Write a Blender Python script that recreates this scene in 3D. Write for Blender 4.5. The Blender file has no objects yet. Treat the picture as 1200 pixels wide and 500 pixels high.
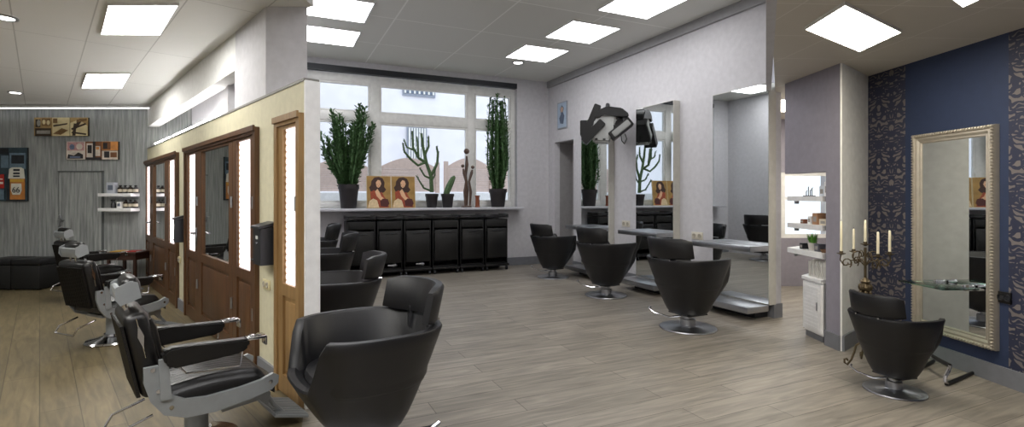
import bpy, bmesh, math, random
from mathutils import Vector, Matrix
random.seed(7)
PI = math.pi
SC = bpy.context.scene
COL = SC.collection
F, HX, HY, EYE = 600.0, 600.0, 230.0, 1.4      # lens in px, horizon of the photograph, eye height

# ------------------------------------------------------------------ helpers
def lin(c):
    return tuple(((v/255.0)/12.92 if v/255.0 <= .04045 else ((v/255.0+.055)/1.055)**2.4) for v in c)

def mat(name, rgb, rough=.5, metal=0.0, var=.06, scale=14.0, bump=0.0, bscale=60.0, spec=.5, emit=0.0, alpha=None, coat=0.0):
    m = bpy.data.materials.new(name); m.use_nodes = True
    nt = m.node_tree; b = nt.nodes['Principled BSDF']
    c = lin(rgb)
    b.inputs['Roughness'].default_value = rough
    b.inputs['Metallic'].default_value = metal
    b.inputs['Specular IOR Level'].default_value = spec
    b.inputs['Coat Weight'].default_value = coat
    tc = nt.nodes.new('ShaderNodeTexCoord')
    if emit:
        b.inputs['Base Color'].default_value = (*c, 1)
        b.inputs['Emission Color'].default_value = (*c, 1)
        b.inputs['Emission Strength'].default_value = emit
    else:
        nz = nt.nodes.new('ShaderNodeTexNoise'); nz.inputs['Scale'].default_value = scale; nz.inputs['Detail'].default_value = 4
        nt.links.new(tc.outputs['Object'], nz.inputs['Vector'])
        r = nt.nodes.new('ShaderNodeValToRGB')
        r.color_ramp.elements[0].position = .3; r.color_ramp.elements[1].position = .7
        r.color_ramp.elements[0].color = (*[max(0, v*(1-var)) for v in c], 1)
        r.color_ramp.elements[1].color = (*[min(1, v*(1+var)) for v in c], 1)
        nt.links.new(nz.outputs['Fac'], r.inputs['Fac']); nt.links.new(r.outputs['Color'], b.inputs['Base Color'])
    if bump:
        n2 = nt.nodes.new('ShaderNodeTexNoise'); n2.inputs['Scale'].default_value = bscale; n2.inputs['Detail'].default_value = 3
        nt.links.new(tc.outputs['Object'], n2.inputs['Vector'])
        bp = nt.nodes.new('ShaderNodeBump'); bp.inputs['Strength'].default_value = bump; bp.inputs['Distance'].default_value = .01
        nt.links.new(n2.outputs['Fac'], bp.inputs['Height']); nt.links.new(bp.outputs['Normal'], b.inputs['Normal'])
    return m

def glass_mat(name, rgb, alpha):
    m = bpy.data.materials.new(name); m.use_nodes = True
    nt = m.node_tree; nt.nodes.clear()
    out = nt.nodes.new('ShaderNodeOutputMaterial'); mix = nt.nodes.new('ShaderNodeMixShader')
    tr = nt.nodes.new('ShaderNodeBsdfTransparent'); gl = nt.nodes.new('ShaderNodeBsdfGlossy')
    tr.inputs['Color'].default_value = (*lin(rgb), 1); gl.inputs['Roughness'].default_value = .02
    lw = nt.nodes.new('ShaderNodeLayerWeight'); lw.inputs['Blend'].default_value = alpha
    nt.links.new(lw.outputs['Fresnel'], mix.inputs['Fac']); nt.links.new(tr.outputs[0], mix.inputs[1])
    nt.links.new(gl.outputs[0], mix.inputs[2]); nt.links.new(mix.outputs[0], out.inputs['Surface'])
    return m

class MB:
    """collects shapes and links them as ONE mesh object"""
    def __init__(s): s.bm = bmesh.new()
    def _add(s, vs, fs, m=0):
        bv = [s.bm.verts.new(v) for v in vs]
        for f in fs:
            try:
                fc = s.bm.faces.new([bv[i] for i in f]); fc.material_index = m
            except ValueError: pass
        return bv
    def box(s, x0, x1, y0, y1, z0, z1, m=0, rot=None, piv=None):
        vs = [Vector(v) for v in ((x0,y0,z0),(x1,y0,z0),(x1,y1,z0),(x0,y1,z0),(x0,y0,z1),(x1,y0,z1),(x1,y1,z1),(x0,y1,z1))]
        if rot is not None:
            c = Vector(piv) if piv is not None else Vector(((x0+x1)/2,(y0+y1)/2,(z0+z1)/2))
            vs = [c + rot @ (v-c) for v in vs]
        s._add(vs, [(0,3,2,1),(4,5,6,7),(0,1,5,4),(1,2,6,5),(2,3,7,6),(3,0,4,7)], m); return s
    def rbox(s, x0, x1, y0, y1, z0, z1, r=.02, m=0, rot=None, piv=None, seg=2):
        b = bmesh.new(); bmesh.ops.create_cube(b, size=1.0)
        c = Vector(((x0+x1)/2,(y0+y1)/2,(z0+z1)/2)); sz = Vector((x1-x0,y1-y0,z1-z0))
        for v in b.verts: v.co = Vector((v.co.x*sz.x, v.co.y*sz.y, v.co.z*sz.z))
        bmesh.ops.bevel(b, geom=list(b.edges), offset=min(r, min(sz)*.48), segments=seg, affect='EDGES', profile=.5)
        p = Vector(piv) if piv is not None else c
        vs = []
        b.verts.index_update()
        for v in b.verts:
            q = v.co + c
            if rot is not None: q = p + rot @ (q-p)
            vs.append(q)
        s._add(vs, [[v.index for v in f.verts] for f in b.faces], m); b.free(); return s
    def prism(s, pts, ax, a, b, m=0):
        """2D polygon extruded along axis ax from a to b"""
        def mk(p, t): return (t,p[0],p[1]) if ax == 'x' else (p[0],t,p[1]) if ax == 'y' else (p[0],p[1],t)
        n = len(pts)
        vs = [mk(p,a) for p in pts] + [mk(p,b) for p in pts]
        s._add(vs, [tuple(range(n))[::-1], tuple(range(n,2*n))] + [(i,(i+1)%n,n+(i+1)%n,n+i) for i in range(n)], m); return s
    def poly(s, pts, m=0):
        s._add(pts, [tuple(range(len(pts)))], m); return s
    def tube(s, pts, r, m=0, n=8, cap=True):
        pts = [Vector(p) for p in pts]; k = len(pts)
        rs = r if isinstance(r, (list, tuple)) else [r]*k
        vs = []; up = None
        for i, p in enumerate(pts):
            d = (pts[min(i+1,k-1)] - pts[max(i-1,0)])
            d = d.normalized() if d.length > 1e-9 else Vector((0,0,1))
            if up is None: up = Vector((0,0,1)) if abs(d.z) < .9 else Vector((1,0,0))
            sd = d.cross(up)
            if sd.length < 1e-4: sd = d.cross(Vector((0,1,0)))
            sd.normalize(); up = sd.cross(d).normalized()
            for j in range(n):
                a = 2*PI*j/n; vs.append(p + (sd*math.cos(a) + up*math.sin(a))*rs[i])
        fs = [(i*n+j, i*n+(j+1)%n, (i+1)*n+(j+1)%n, (i+1)*n+j) for i in range(k-1) for j in range(n)]
        if cap: fs += [tuple(range(n))[::-1], tuple(range((k-1)*n, k*n))]
        s._add(vs, fs, m); return s
    def lathe(s, prof, m=0, n=24, c=(0,0,0)):
        vs = []; fs = []
        for (r,z) in prof:
            for j in range(n):
                a = 2*PI*j/n; vs.append((c[0]+r*math.cos(a), c[1]+r*math.sin(a), c[2]+z))
        k = len(prof)
        fs = [(i*n+j, i*n+(j+1)%n, (i+1)*n+(j+1)%n, (i+1)*n+j) for i in range(k-1) for j in range(n)]
        if prof[0][0] > 1e-6: fs.append(tuple(range(n))[::-1])
        if prof[-1][0] > 1e-6: fs.append(tuple(range((k-1)*n, k*n)))
        s._add(vs, fs, m); return s
    def ell(s, c, r, m=0, n=14, k=9):
        rx, ry, rz = (r,r,r) if not isinstance(r, (tuple,list)) else r
        vs = [(c[0],c[1],c[2]-rz)]
        for i in range(1,k):
            t = -PI/2 + PI*i/k
            for j in range(n):
                a = 2*PI*j/n
                vs.append((c[0]+rx*math.cos(t)*math.cos(a), c[1]+ry*math.cos(t)*math.sin(a), c[2]+rz*math.sin(t)))
        vs.append((c[0],c[1],c[2]+rz)); L = len(vs)-1
        fs = [(0,1+(j+1)%n,1+j) for j in range(n)]
        fs += [(1+i*n+j,1+i*n+(j+1)%n,1+(i+1)*n+(j+1)%n,1+(i+1)*n+j) for i in range(k-2) for j in range(n)]
        fs += [(L,1+(k-2)*n+j,1+(k-2)*n+(j+1)%n) for j in range(n)]
        s._add(vs, fs, m); return s
    def rings(s, rings, m=0, close=True, cap0=True, cap1=True):
        n = len(rings[0]); vs = [v for r in rings for v in r]
        fs = [(i*n+j, i*n+(j+1)%n, (i+1)*n+(j+1)%n, (i+1)*n+j) for i in range(len(rings)-1) for j in range(n if close else n-1)]
        if cap0: fs.append(tuple(range(n))[::-1])
        if cap1: fs.append(tuple(range((len(rings)-1)*n, len(rings)*n)))
        s._add(vs, fs, m); return s
    def build(s, name, mats, parent=None, loc=(0,0,0), rz=0.0, ang=38, norm=True):
        if norm: bmesh.ops.recalc_face_normals(s.bm, faces=list(s.bm.faces))
        me = bpy.data.meshes.new(name); s.bm.to_mesh(me); s.bm.free()
        for mm in (mats if isinstance(mats, (list,tuple)) else [mats]): me.materials.append(mm)
        for p in me.polygons: p.use_smooth = True
        me.set_sharp_from_angle(angle=math.radians(ang))
        o = bpy.data.objects.new(name, me); COL.objects.link(o)
        o.location = loc; o.rotation_euler = (0,0,rz)
        if parent is not None: o.parent = parent
        return o

def tag(o, label, cat, group=None):
    o['label'] = label; o['category'] = cat
    if group: o['group'] = group
    return o
def thing(name, label, cat, loc=(0,0,0), rz=0.0, group=None):
    o = bpy.data.objects.new(name, None); COL.objects.link(o)
    o.location = loc; o.rotation_euler = (0,0,rz); o.empty_display_size = .1
    return tag(o, label, cat, group)
def struct(o):
    o['kind'] = 'structure'; return o
def dup(root, loc, rz, label, scale=None):
    def cp(o, par):
        c = o.copy(); COL.objects.link(c)
        if par is not None: c.parent = par
        for ch in list(o.children): cp(ch, c)
        return c
    r = cp(root, None); r.location = loc; r.rotation_euler = (0,0,rz); r['label'] = label
    if scale: r.scale = scale
    return r
def lettering(name, body, size, m, parent, loc, rot):
    cu = bpy.data.curves.new(name, 'FONT'); cu.body = body; cu.size = size; cu.extrude = .001; cu.align_x = 'CENTER'; cu.align_y = 'CENTER'
    t = bpy.data.objects.new(name, cu); COL.objects.link(t)
    dg = bpy.context.evaluated_depsgraph_get(); dg.update()
    me = bpy.data.meshes.new_from_object(t.evaluated_get(dg)); bpy.data.objects.remove(t)
    me.materials.clear(); me.materials.append(m)
    o = bpy.data.objects.new(name, me); COL.objects.link(o); o.parent = parent; o.location = loc; o.rotation_euler = rot
    return o

# a pixel of the photograph on a horizontal plane / on a depth
def P(x, y, z):
    d = (EYE - z)*F/(y - HY); return Vector(((x-HX)/F*d, d, z))
def PY(x, y, d): return Vector(((x-HX)/F*d, d, EYE-(y-HY)/F*d))

class Wall:
    """a vertical plane: s runs to the viewer's right along it, off goes into it, z is up"""
    def __init__(w, o, u):
        w.o = Vector((o[0],o[1])); w.u = Vector(u).normalized(); w.n = Vector((-w.u.y, w.u.x)); w.ang = math.atan2(w.u.y, w.u.x)
    def hit(w, px, off=0.0):
        k = (px-HX)/F; o = w.o + w.n*off         # o + s*u = (kY, Y)
        s = (k*o.y - o.x)/(w.u.x - k*w.u.y); return s, o.y + s*w.u.y
    def at(w, px, py, off=0.0):
        s, d = w.hit(px, off); return s, EYE-(py-HY)/F*d
    def s(w, px, off=0.0): return w.hit(px, off)[0]
    def z(w, px, py, off=0.0): return w.at(px, py, off)[1]
    def W(w, s, off, z):
        p = w.o + w.u*s + w.n*off; return Vector((p.x, p.y, z))
def face_rot(fx, fy): return math.atan2(fx, -fy)     # things look along their own -Y

# ------------------------------------------------------------------ the place
DW = 8.317
WB = Wall((-8.3, DW), (1, 0))
PL = Wall((1.757-.9233*DW, DW), (.9233, -1.0))
WR = Wall((.772, 10.77), (.42, -.907))
WW = Wall((.772, 10.77), (.907, .42))
BL = Wall((3.581, 5.165), (.053, -1.0))
H_C, H_L, H_R = 3.80, 2.87, 2.607
Z_PART = 2.167

# ------------------------------------------------------------------ materials
M = {}
def floor_mat(name, ang, c1, c2, seam):
    m = bpy.data.materials.new(name); m.use_nodes = True; nt = m.node_tree; b = nt.nodes['Principled BSDF']; L = nt.links
    tc = nt.nodes.new('ShaderNodeTexCoord'); mp = nt.nodes.new('ShaderNodeMapping'); mp.inputs['Rotation'].default_value = (0,0,-ang)
    L.new(tc.outputs['Object'], mp.inputs['Vector'])
    br = nt.nodes.new('ShaderNodeTexBrick'); br.offset = .37; br.inputs['Scale'].default_value = 1
    br.inputs['Brick Width'].default_value = 1.5; br.inputs['Row Height'].default_value = .2; br.inputs['Mortar Size'].default_value = .003
    br.inputs['Color1'].default_value = (*lin(c1),1); br.inputs['Color2'].default_value = (*lin(c2),1); br.inputs['Mortar'].default_value = (*lin(seam),1)
    L.new(mp.outputs['Vector'], br.inputs['Vector'])
    m2 = nt.nodes.new('ShaderNodeMapping'); m2.inputs['Scale'].default_value = (1.2, 11, 1); L.new(mp.outputs['Vector'], m2.inputs['Vector'])
    nz = nt.nodes.new('ShaderNodeTexNoise'); nz.inputs['Scale'].default_value = 2.2; nz.inputs['Detail'].default_value = 6; nz.inputs['Distortion'].default_value = .7
    L.new(m2.outputs['Vector'], nz.inputs['Vector'])
    rp = nt.nodes.new('ShaderNodeValToRGB'); rp.color_ramp.elements[0].position = .3; rp.color_ramp.elements[1].position = .72
    rp.color_ramp.elements[0].color = (.62,.62,.62,1); rp.color_ramp.elements[1].color = (1.14,1.13,1.11,1)
    L.new(nz.outputs['Fac'], rp.inputs['Fac'])
    mx = nt.nodes.new('ShaderNodeMix'); mx.data_type = 'RGBA'; mx.blend_type = 'MULTIPLY'; mx.inputs['Factor'].default_value = 1
    L.new(br.outputs['Color'], mx.inputs['A']); L.new(rp.outputs['Color'], mx.inputs['B']); L.new(mx.outputs['Result'], b.inputs['Base Color'])
    b.inputs['Roughness'].default_value = .42
    bp = nt.nodes.new('ShaderNodeBump'); bp.inputs['Strength'].default_value = .12; bp.inputs['Distance'].default_value = .004
    L.new(nz.outputs['Fac'], bp.inputs['Height']); L.new(bp.outputs['Normal'], b.inputs['Normal'])
    return m
def tile_mat(name, ang, bw, rh, col, line, off, lw=.006):
    m = bpy.data.materials.new(name); m.use_nodes = True; nt = m.node_tree; b = nt.nodes['Principled BSDF']; L = nt.links
    tc = nt.nodes.new('ShaderNodeTexCoord'); mp = nt.nodes.new('ShaderNodeMapping'); mp.vector_type = 'TEXTURE'
    mp.inputs['Rotation'].default_value = (0,0,ang); mp.inputs['Location'].default_value = (off[0], off[1], 0)
    L.new(tc.outputs['Object'], mp.inputs['Vector'])
    br = nt.nodes.new('ShaderNodeTexBrick'); br.offset = 0; br.inputs['Scale'].default_value = 1
    br.inputs['Brick Width'].default_value = bw; br.inputs['Row Height'].default_value = rh; br.inputs['Mortar Size'].default_value = lw
    br.inputs['Color1'].default_value = (*lin(col),1); br.inputs['Color2'].default_value = (*lin([v*.985 for v in col]),1); br.inputs['Mortar'].default_value = (*lin(line),1)
    L.new(mp.outputs['Vector'], br.inputs['Vector']); L.new(br.outputs['Color'], b.inputs['Base Color'])
    b.inputs['Roughness'].default_value = .55
    return m
def streak_wall(name, c1, c2, sc=(26,26,1.6)):
    m = bpy.data.materials.new(name); m.use_nodes = True; nt = m.node_tree; b = nt.nodes['Principled BSDF']; L = nt.links
    tc = nt.nodes.new('ShaderNodeTexCoord'); mp = nt.nodes.new('ShaderNodeMapping'); mp.inputs['Scale'].default_value = sc
    L.new(tc.outputs['Object'], mp.inputs['Vector'])
    nz = nt.nodes.new('ShaderNodeTexNoise'); nz.inputs['Scale'].default_value = 1; nz.inputs['Detail'].default_value = 5; nz.inputs['Roughness'].default_value = .65
    L.new(mp.outputs['Vector'], nz.inputs['Vector'])
    r = nt.nodes.new('ShaderNodeValToRGB'); r.color_ramp.elements[0].position = .34; r.color_ramp.elements[1].position = .66
    r.color_ramp.elements[0].color = (*lin(c1),1); r.color_ramp.elements[1].color = (*lin(c2),1)
    L.new(nz.outputs['Fac'], r.inputs['Fac']); L.new(r.outputs['Color'], b.inputs['Base Color']); b.inputs['Roughness'].default_value = .6
    return m
def damask_mat(name, bg, fg):
    """scrolling leaf paper: warped rings on a repeating cell, mirrored left to right"""
    m = bpy.data.materials.new(name); m.use_nodes = True; nt = m.node_tree; b = nt.nodes['Principled BSDF']; L = nt.links
    tc = nt.nodes.new('ShaderNodeTexCoord'); sp = nt.nodes.new('ShaderNodeSeparateXYZ'); L.new(tc.outputs['Object'], sp.inputs[0])
    def math_(op, a, bval=None):
        n = nt.nodes.new('ShaderNodeMath'); n.operation = op
        for i, v in enumerate((a, bval)):
            if v is None: continue
            if isinstance(v, (int,float)): n.inputs[i].default_value = v
            else: L.new(v, n.inputs[i])
        return n.outputs[0]
    xx = math_('PINGPONG', sp.outputs['X'], .155); zz = math_('MODULO', math_('ADD', sp.outputs['Z'], 10.0), .52)
    cb = nt.nodes.new('ShaderNodeCombineXYZ'); L.new(xx, cb.inputs['X']); L.new(zz, cb.inputs['Z'])
    nz = nt.nodes.new('ShaderNodeTexNoise'); nz.inputs['Scale'].default_value = 9; nz.inputs['Detail'].default_value = 1.5
    L.new(cb.outputs[0], nz.inputs['Vector'])
    vm = nt.nodes.new('ShaderNodeVectorMath'); vm.operation = 'SCALE'; vm.inputs['Scale'].default_value = .16; L.new(nz.outputs['Color'], vm.inputs[0])
    va = nt.nodes.new('ShaderNodeVectorMath'); va.operation = 'ADD'; L.new(cb.outputs[0], va.inputs[0]); L.new(vm.outputs[0], va.inputs[1])
    wv = nt.nodes.new('ShaderNodeTexVoronoi'); wv.feature = 'DISTANCE_TO_EDGE'; wv.inputs['Scale'].default_value = 11; L.new(va.outputs[0], wv.inputs['Vector'])
    w2 = nt.nodes.new('ShaderNodeTexWave'); w2.wave_type = 'RINGS'; w2.inputs['Scale'].default_value = 6; w2.inputs['Distortion'].default_value = 6; w2.inputs['Detail'].default_value = 1
    L.new(va.outputs[0], w2.inputs['Vector'])
    f1 = math_('GREATER_THAN', wv.outputs['Distance'], .10); f2 = math_('GREATER_THAN', w2.outputs['Fac'], .38)
    fac = math_('MULTIPLY', f1, f2)
    mx = nt.nodes.new('ShaderNodeMix'); mx.data_type = 'RGBA'; mx.inputs['A'].default_value = (*lin(bg),1); mx.inputs['B'].default_value = (*lin(fg),1)
    L.new(fac, mx.inputs['Factor']); L.new(mx.outputs['Result'], b.inputs['Base Color']); b.inputs['Roughness'].default_value = .5
    return m
def wood_mat(name, c1, c2, axis='z', rough=.4):
    sc = {'z': (30,30,2.2), 'x': (2.2,30,30)}[axis]
    m = streak_wall(name, c1, c2, sc); m.node_tree.nodes['Principled BSDF'].inputs['Roughness'].default_value = rough; return m

M['floor_c'] = floor_mat('plank floor grey', WW.ang, (152,145,135), (135,129,119), (94,89,82))
M['floor_l'] = floor_mat('plank floor warm', 2.316, (118,106,80), (102,92,68), (72,64,48))
M['ceil_c'] = tile_mat('ceiling panel grid', WR.ang, 1.25, 1.25, (216,216,210), (238,238,234), (.772,10.77), .011)
M['ceil_r'] = tile_mat('ceiling panel grid small', BL.ang+.0, .62, .62, (206,199,186), (222,216,206), (3.58,5.165), .005)
M['white_wall'] = mat('white plaster', (200,199,203), .7, bump=.05, bscale=180)
M['white_ceil'] = mat('white painted board', (232,232,230), .6)
M['cream'] = mat('cream textured plaster', (206,200,172), .7, bump=.25, bscale=140)
M['paper'] = streak_wall('grey streaked wallpaper', (118,122,122), (170,173,171))
M['violet'] = mat('grey violet paint', (140,136,146), .7)
M['blue'] = mat('navy blue wall paint', (43,56,86), .6, var=.05, bump=.1, bscale=300)
M['damask'] = damask_mat('damask wallpaper', (44,48,70), (114,108,107))
M['skirt'] = mat('grey skirting', (118,120,126), .5)
M['wood'] = wood_mat('brown stained wood', (70,46,27), (98,66,38))
M['oak'] = wood_mat('honey oak wood', (128,98,60), (156,124,80))
M['leather'] = mat('black leather', (16,16,19), .42, var=.12, bump=.12, bscale=220)
M['leather2'] = mat('worn black leather', (15,14,14), .34, var=.12, bump=.1, bscale=150)
M['chrome'] = mat('chrome', (205,205,208), .12, 1.0, var=.02)
M['steel'] = mat('brushed steel', (176,178,182), .32, 1.0, var=.05)
M['alu'] = mat('cast grey metal', (146,150,152), .45, .35, var=.05)
M['mirror'] = mat('mirror glass', (226,230,230), .012, 1.0, var=.0)
M['black'] = mat('black plastic', (11,11,12), .42)
M['blackmatt'] = mat('matt black vinyl', (14,14,14), .6)
M['darkmetal'] = mat('dark grey sheet metal', (52,54,58), .4, .5)
M['lamp'] = mat('lit diffuser', (252,251,252), .5, emit=9.0)
M['lampL'] = mat('lit diffuser cool', (255,253,248), .5, emit=21.0)
M['lampR'] = mat('lit diffuser warm', (255,246,228), .5, emit=19.0)
M['jamb'] = mat('dim grey door edging', (92,96,96), .6)
M['spot'] = mat('lit lamp', (255,250,240), .5, emit=14.0)
M['frost'] = mat('backlit frosted glass', (255,246,250), .5, emit=1.5)  # light from behind is put in as the pane's own emission
M['whiteplastic'] = mat('white plastic', (226,226,224), .4)
M['upvc'] = mat('white window profile', (226,226,223), .4)
M['glass'] = glass_mat('clear glass', (250,252,252), .05)
M['greenglass'] = glass_mat('green tinted glass', (206,232,220), .25)
M['plant'] = mat('succulent green', (66,98,56), .65, var=.35, scale=30)
M['plant2'] = mat('dull cactus green', (70,96,58), .6, var=.3, scale=40)
M['pot'] = mat('dark plastic pot', (34,30,32), .5)
M['soil'] = mat('potting soil', (44,34,26), .9)
M['gold'] = mat('champagne gold', (188,180,166), .38, .6, var=.08)
M['brass'] = mat('aged brass', (92,80,60), .45, .6, var=.2)
M['wax'] = mat('ivory wax', (236,228,200), .5)
M['beige'] = mat('beige plastic', (206,200,186), .45)
M['white'] = mat('white lacquer', (232,232,232), .35)
# ------------------------------------------------------------------ shell of the rooms
def slab(name, pts, z0, z1, m):
    return struct(MB().prism([(p[0],p[1]) for p in pts], 'z', z0, z1).build(name, m))
PE_Y = 3.389; PE = (1.757-.9233*PE_Y, PE_Y)
slab('floor', [(-9.6,-2),(-.9,-2),(-.9,2.0),PE,(1.757-.9233*8.5,8.5),(-9.6,8.5)], -.06, 0, M['floor_l'])
slab('floor', [(-.9,-2),(5.4,-2),(5.4,12.5),(-6.5,12.5),(1.757-.9233*8.5,8.5),PE,(-.9,2.0)], -.06, 0, M['floor_c'])
PIL = [(-1.909,3.97),(-1.588,3.97),(-2.2,4.6),(-2.49,4.6)]
ceil_l_mat = tile_mat('ceiling panel strips', math.atan2(.735,-.678), 1.9, .49, (232,233,230), (190,191,188), (-5.9,8.317), .005)
slab('ceiling', [(-9.6,-2),(-1.56,-2),(-1.56,3.97),(-2.45,4.62),(-2.75,5.0),(-5.2,8.4),(-9.6,8.4)], H_L, H_L+.05, ceil_l_mat)
CR0 = (2.96,5.95); CR1 = (1.3,2.6)
slab('ceiling', [(-1.56,-2),(1.3,-2),CR1,CR0,(.772+.1,10.9),(-4.6,8.6),(-2.45,4.62),(-1.56,3.97)], H_C, H_C+.05, M['ceil_c'])
slab('ceiling', [(1.3,-2),(5.2,-2),(5.2,8.3),(2.05,8.3),(3.06,5.95),CR1], H_R, H_R+.05, M['ceil_r'])
# bulkheads between the ceiling heights
slab('bulkhead_left', [(-1.6,-2),(-1.54,-2),(-1.54,3.97),(-1.6,3.97)], H_L-.001, H_C, M['white_ceil'])
slab('bulkhead_right', [(1.3,-2),(1.36,-2),(1.36,2.6),(3.0,5.93),(2.94,5.93),(1.3,2.62)], H_R-.001, H_C, M['white_wall'])
slab('wall_rear', [(-9.6,-2.1),(5.3,-2.1),(5.3,-2),(-9.6,-2)], 0, H_C, M['white_wall'])
slab('wall_left', [(-9.7,-2),(-9.6,-2),(-9.6,8.4),(-9.7,8.4)], 0, H_L, M['paper'])

# the papered back wall of the barber corner, with a door let flush into the paper
xr = (225-HX)/F*DW
bw = MB(); bw.box(0, 0, 0, 0, 0, 0)
bw = MB().box(-1.35, xr+8.3, 0, .1, 0, H_L)
struct(bw.build('wall_back', M['paper'], None, WB.W(0,0,0)))
dl, dr = WB.s(70), WB.s(120.5); dt = WB.z(90, 201.5)
d = thing('door_1', 'flush door covered in the grey wallpaper', 'door', WB.W((dl+dr)/2, 0, 0)); del d['category']; del d['label']; d['kind'] = 'structure'
hw = (dr-dl)/2
MB().box(-hw, hw, -.012, -.001, .01, dt).build('door_leaf', M['paper'], d)
MB().box(-hw-.008, -hw, -.014, -.001, 0, dt+.015).box(hw, hw+.02, -.03, -.001, 0, dt+.02).box(-hw-.008, hw+.02, -.03, -.001, dt, dt+.018).build('door_frame', M['jamb'], d)
hz = WB.z(70, 258); hx = WB.s(71.5)-(dl+dr)/2
MB().rbox(hx-.02, hx+.02, -.03, -.012, hz-.09, hz+.09, .008).tube([(hx,-.03,hz),(hx,-.07,hz),(hx+.1,-.07,hz)], .01).build('door_handle', M['steel'], d)
struct(MB().box(-1.3, dl, -.015, 0, 0, .05).box(dr+.03, xr+8.3-.3, -.015, 0, 0, .05).build('baseboard_back', M['skirt'], None, WB.W(0,0,0)))
struct(MB().box(-1.35, WB.s(205), -.05, 0, WB.z(90,124), H_L).build('trim_1', M['darkmetal'], None, WB.W(0,0,0)))

# white wall behind the partition and the beam over it
wu = Wall((-5.2, DW), (2.45,-3.3)); L_w = math.hypot(2.45,3.3)
struct(MB().box(0, L_w-.22, 0, .06, 0, H_L).build('wall_behind_partition', M['white_wall'], None, wu.W(0,0,0), wu.ang))
sb0, sb1 = PL.s(206), PL.s(274)
struct(MB().box(0, sb1+.05, 0, .14, 2.53, H_L).build('trim_2', M['white_ceil'], None, PL.W(0,0,0), PL.ang))
struct(MB().prism(PIL, 'z', Z_PART, H_C).build('pillar', M['white_wall']))

# partition with three glazed door units let into it
sE = PL.s(357); TH = .09
ZT = 1.955
units = [(170.5, 210), (219, 304), (326.5, 356.8)]
US = [(PL.s(a), PL.s(b)) for a, b in units]; US[2] = (US[2][0], sE-.012)
pm = MB(); prev = 0.0
for a, b in US:
    pm.box(prev, a, 0, TH, 0, ZT); prev = b
pm.box(prev, sE, 0, TH, 0, ZT).box(0, sE, 0, TH, ZT, Z_PART)
struct(pm.build('wall_partition', M['cream'], None, PL.W(0,0,0), PL.ang))
struct(MB().box(0, sE+.004, -.006, TH+.006, Z_PART, Z_PART+.018).build('trim_3', mat('grey metal capping', (120,118,112), .5), None, PL.W(0,0,0), PL.ang))
struct(MB().box(sE, sE+.025, -.004, TH+.004, 0, Z_PART).build('trim_4', M['white'], None, PL.W(0,0,0), PL.ang))
bb = MB(); prev = .3
for a, b in US:
    if a > prev: bb.box(prev, a-.002, -.018, 0, 0, .13)
    prev = b+.002
struct(bb.build('baseboard_partition', M['skirt'], None, PL.W(0,0,0), PL.ang))

def door_unit(i, a, b, glass, wood, frost_first=True, handle=None, has_mirror=True):
    """frame, posts, frosted side lights, a mirror leaf in the middle, wooden panels below"""
    d = thing('door_%d' % (i+2), '-', 'door', PL.W(a, 0, 0), PL.ang); del d['category']; del d['label']; d['kind'] = 'structure'
    w = b-a; zt, zb = 1.875, .785
    f = MB()
    f.box(0, .06, -.035, TH, 0, ZT); f.box(w-.06, w, -.035, TH, 0, ZT); f.box(.06, w-.06, -.035, TH, 1.9, ZT)
    f.box(0, w, -.05, -.035, ZT-.03, ZT+.012)
    f.build('door_frame', wood, d)
    x = .06
    for k, (kind, g0, g1) in enumerate(glass):
        g0 -= a; g1 -= a
        x1 = (g1 + (glass[k+1][1]-a))/2 if k+1 < len(glass) else w-.06
        leaf = MB()
        leaf.box(x+.003, g0, -.022, .03, .01, 1.895).box(g1, x1-.003, -.022, .03, .01, 1.895)
        leaf.box(g0, g1, -.022, .03, zt, 1.895).box(g0, g1, -.022, .03, .70, zb)
        leaf.box(g0, g1, -.022, .03, .01, .14)
        leaf.box(g0, g1, -.004, .02, .14, .70)
        m_ = .035
        if g1-g0 > .12: leaf.rbox(g0+m_, g1-m_, -.016, .0, .14+m_, .70-m_, .012)
        lo = leaf.build('door_leaf', wood, d)
        if kind == 'm': MB().box(g0, g1, -.002, .01, zb, zt).build('mirror_pane', M['mirror'], lo)
        else:
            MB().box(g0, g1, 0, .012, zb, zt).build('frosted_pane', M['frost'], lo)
            e = MB(); n = 24
            for q in range(n):
                zz = zb + (zt-zb)*(q+.5)/n
                e.prism([(g0, zz-.022),(g0+.026, zz),(g0, zz+.022)], 'y', -.008, -.002)
            e.build('scalloped_edge', M['oak'], lo)
        for zz in (.45, 1.35): MB().tube([(x1-.004,-.03,zz-.05),(x1-.004,-.03,zz+.05)], .011).build('hinge', M['steel'], lo)
        x = x1
    if handle:
        hx = handle-a
        MB().rbox(hx-.02, hx+.02, -.034, -.022, .86, 1.06, .006).tube([(hx,-.03,1.0),(hx,-.075,1.0),(hx+.13,-.075,1.0)], .011).build('door_handle', M['chrome'], d)
S = PL.s
door_unit(0, *US[0], [('f',S(172.8),S(177.3)),('m',S(181.5),S(195)),('f',S(199.5),S(206.5))], M['wood'], handle=S(178.5))
door_unit(1, *US[1], [('f',S(222.5),S(231.2)),('m',S(238.5),S(271)),('f',S(280.5),S(296.5))], M['wood'], handle=S(233.5))
door_unit(2, *US[2], [('f',S(335),S(352))], M['oak'])

# fluorescent tubes lying on top behind the capping
for k, (t0, t1) in enumerate(((.25,1.55),(1.75,3.05),(3.1,4.25))):
    t = thing('fluorescent_tube', ['fluorescent tube on top of the partition, farthest of three from the camera','fluorescent tube on top of the partition, middle one of three','fluorescent tube on top of the partition, nearest of three to the camera'][k], 'light', PL.W((t0+t1)/2, .07, Z_PART+.018), PL.ang, 'tubes along the partition top')
    h = (t1-t0)/2
    MB().rbox(-h, h, -.025, .025, 0, .03, .006).build('batten', M['white'], t)
    MB().tube([(-h+.03,0,.05),(h-.03,0,.05)], .014, n=10).build('tube', mat('lit tube', (255,252,250), .5, emit=26.0), t)

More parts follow.
